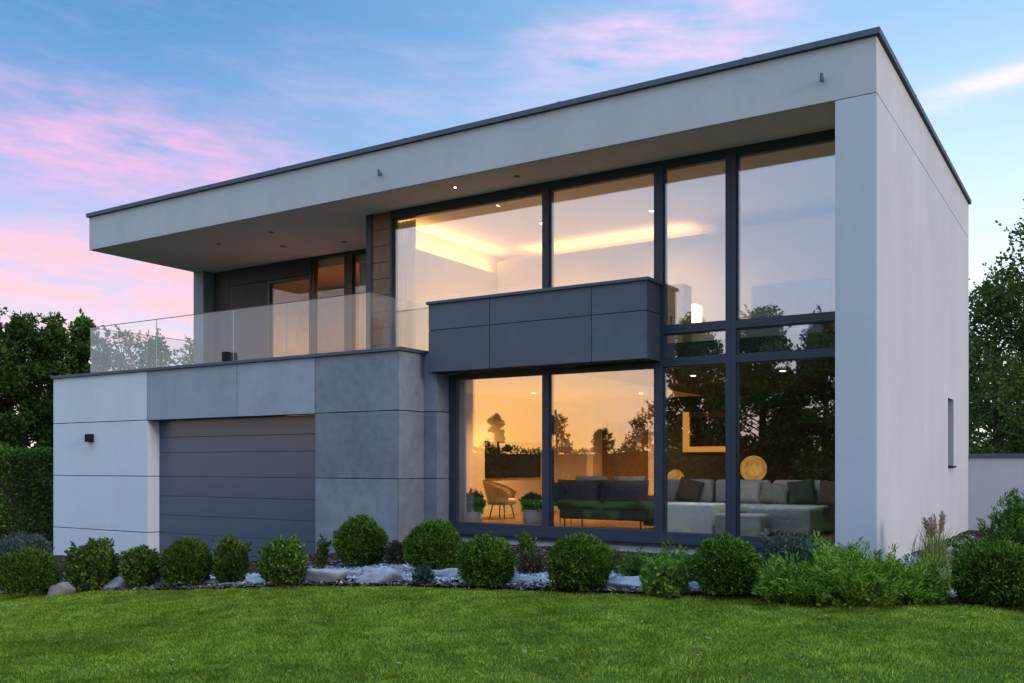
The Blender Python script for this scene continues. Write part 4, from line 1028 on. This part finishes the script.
hedge('clipped_hedge', 'clipped dark green hedge left of the pale garage panels', X0, X1, 1.3, 2.75, 26000, .085, 'leaf_hedge', 350, -1.15)
GRT = 'leafy trees beyond the garden wall'
for i, (px, d, H, sp, lb) in enumerate([(1003, 24, 6.2, 2.3, 'broad leafy tree rising beyond the garden wall nearest the house'), (1062, 22, 7.5, 2.5, 'tall leafy tree at the right edge beyond the garden wall'), (968, 29, 5.4, 2.0, 'darker tree further back beyond the garden wall'), (1035, 28, 5.4, 2.4, 'leafy tree in the gap between the trees beyond the garden wall')]):
    X, Y = bearing(px, d); tree('leafy_tree', lb, X, Y, H, sp, 17000, .115, 'leaf_tree', 400+i, GRT, .06, 46, .2, gap=.7)
# across the garden, mirrored in the glass
GMT = 'trees across the garden mirrored in the windows'
for i, (X, Y, H, sp, lb) in enumerate([(-13.0, -26, 8.8, 2.0, 'tall tree across the lawn mirrored in the narrow lower pane'), (-10.2, -25, 8.6, 2.4, 'tall dense tree across the lawn mirrored in the lower pane beside the pillar'), (-7.2, -24.5, 8.2, 2.2, 'tree across the lawn mirrored next to the pillar'),
        (-27.8, -31, 5.0, .8, 'small slender tree across the lawn mirrored above the armchair'), (-23.7, -31, 4.8, 1.1, 'small tree across the lawn mirrored beside the mullion'), (-20.8, -31, 4.0, .8, 'smallest tree across the lawn mirrored left of the dark sofa'), (-18.6, -31, 4.7, 1.3, 'loose round tree across the lawn mirrored above the dark sofa'), (-3.5, -26, 8.2, 3.0, 'tree across the lawn behind the viewer')]):
    tree('garden_tree', lb, X, Y, H, sp, 30000 if i < 3 else 3500, .17 if i < 3 else .15, 'leaf_dark', 450+i, GMT, .12, 48 if i < 3 else 24, .2, gap=.5, zb=-.8)
hedge('clipped_hedge', 'long dark hedge across the lawn mirrored in the lower windows', (-52, -32), (12, -32), 1.6, 2.9, 22000, .16, 'leaf_dark', 470, -.8)

# ------------------------------------------------------------------ fallen leaves on the lawn
rg = np.random.default_rng(900)
more = [(int(rg.uniform(5, 1020)), int(rg.uniform(606, 680))) for _ in range(26)]
for i, (px, by) in enumerate(more + [(153, 643), (311, 663), (97, 603), (416, 663), (525, 657), (556, 664), (360, 602), (467, 602), (642, 626), (735, 633), (961, 622), (833, 632), (557, 680), (268, 596)]):
    X, Y, z, d = place(px, by); a = rg.uniform(0, 6.28); l = rg.uniform(.018, .032)
    b = MB(); t = bmesh.new(); vs = [t.verts.new((x*l, y*l, zz*l)) for x, y, zz in ((-1, 0, 0), (-.2, .5, .25), (.6, .35, .2), (1.1, 0, .5), (.5, -.45, .2), (-.3, -.5, .3))]
    t.faces.new(vs); bmesh.ops.solidify(t, geom=t.faces[:], thickness=.002)
    b.join(t, Matrix.Translation((X, Y, z+.036)) @ Matrix.Rotation(a, 4, 'Z'))
    tag(b.build('fallen_leaf', M['dryleaf'], None, loc=(X, Y, z+.036)), 'small dry tan leaf fallen on the lawn', 'leaf', 'dry leaves on the lawn')

# ------------------------------------------------------------------ camera and view
cam = bpy.data.cameras.new('camera'); co = bpy.data.objects.new('camera', cam); COL.objects.link(co)
co.location = (CX, CY, EYE); co.rotation_euler = (R(90), 0, TH)
cam.sensor_width = 36; cam.lens = 36*F/1024; cam.shift_y = (HY-341.5)/1024; cam.clip_start = .05; cam.clip_end = 3000
scene.camera = co
scene.render.engine = 'CYCLES'
scene.view_settings.view_transform = 'Standard'; scene.view_settings.look = 'None'
scene.view_settings.exposure = 0.45; scene.view_settings.gamma = 1
scene.cycles.max_bounces = 8; scene.cycles.transparent_max_bounces = 24
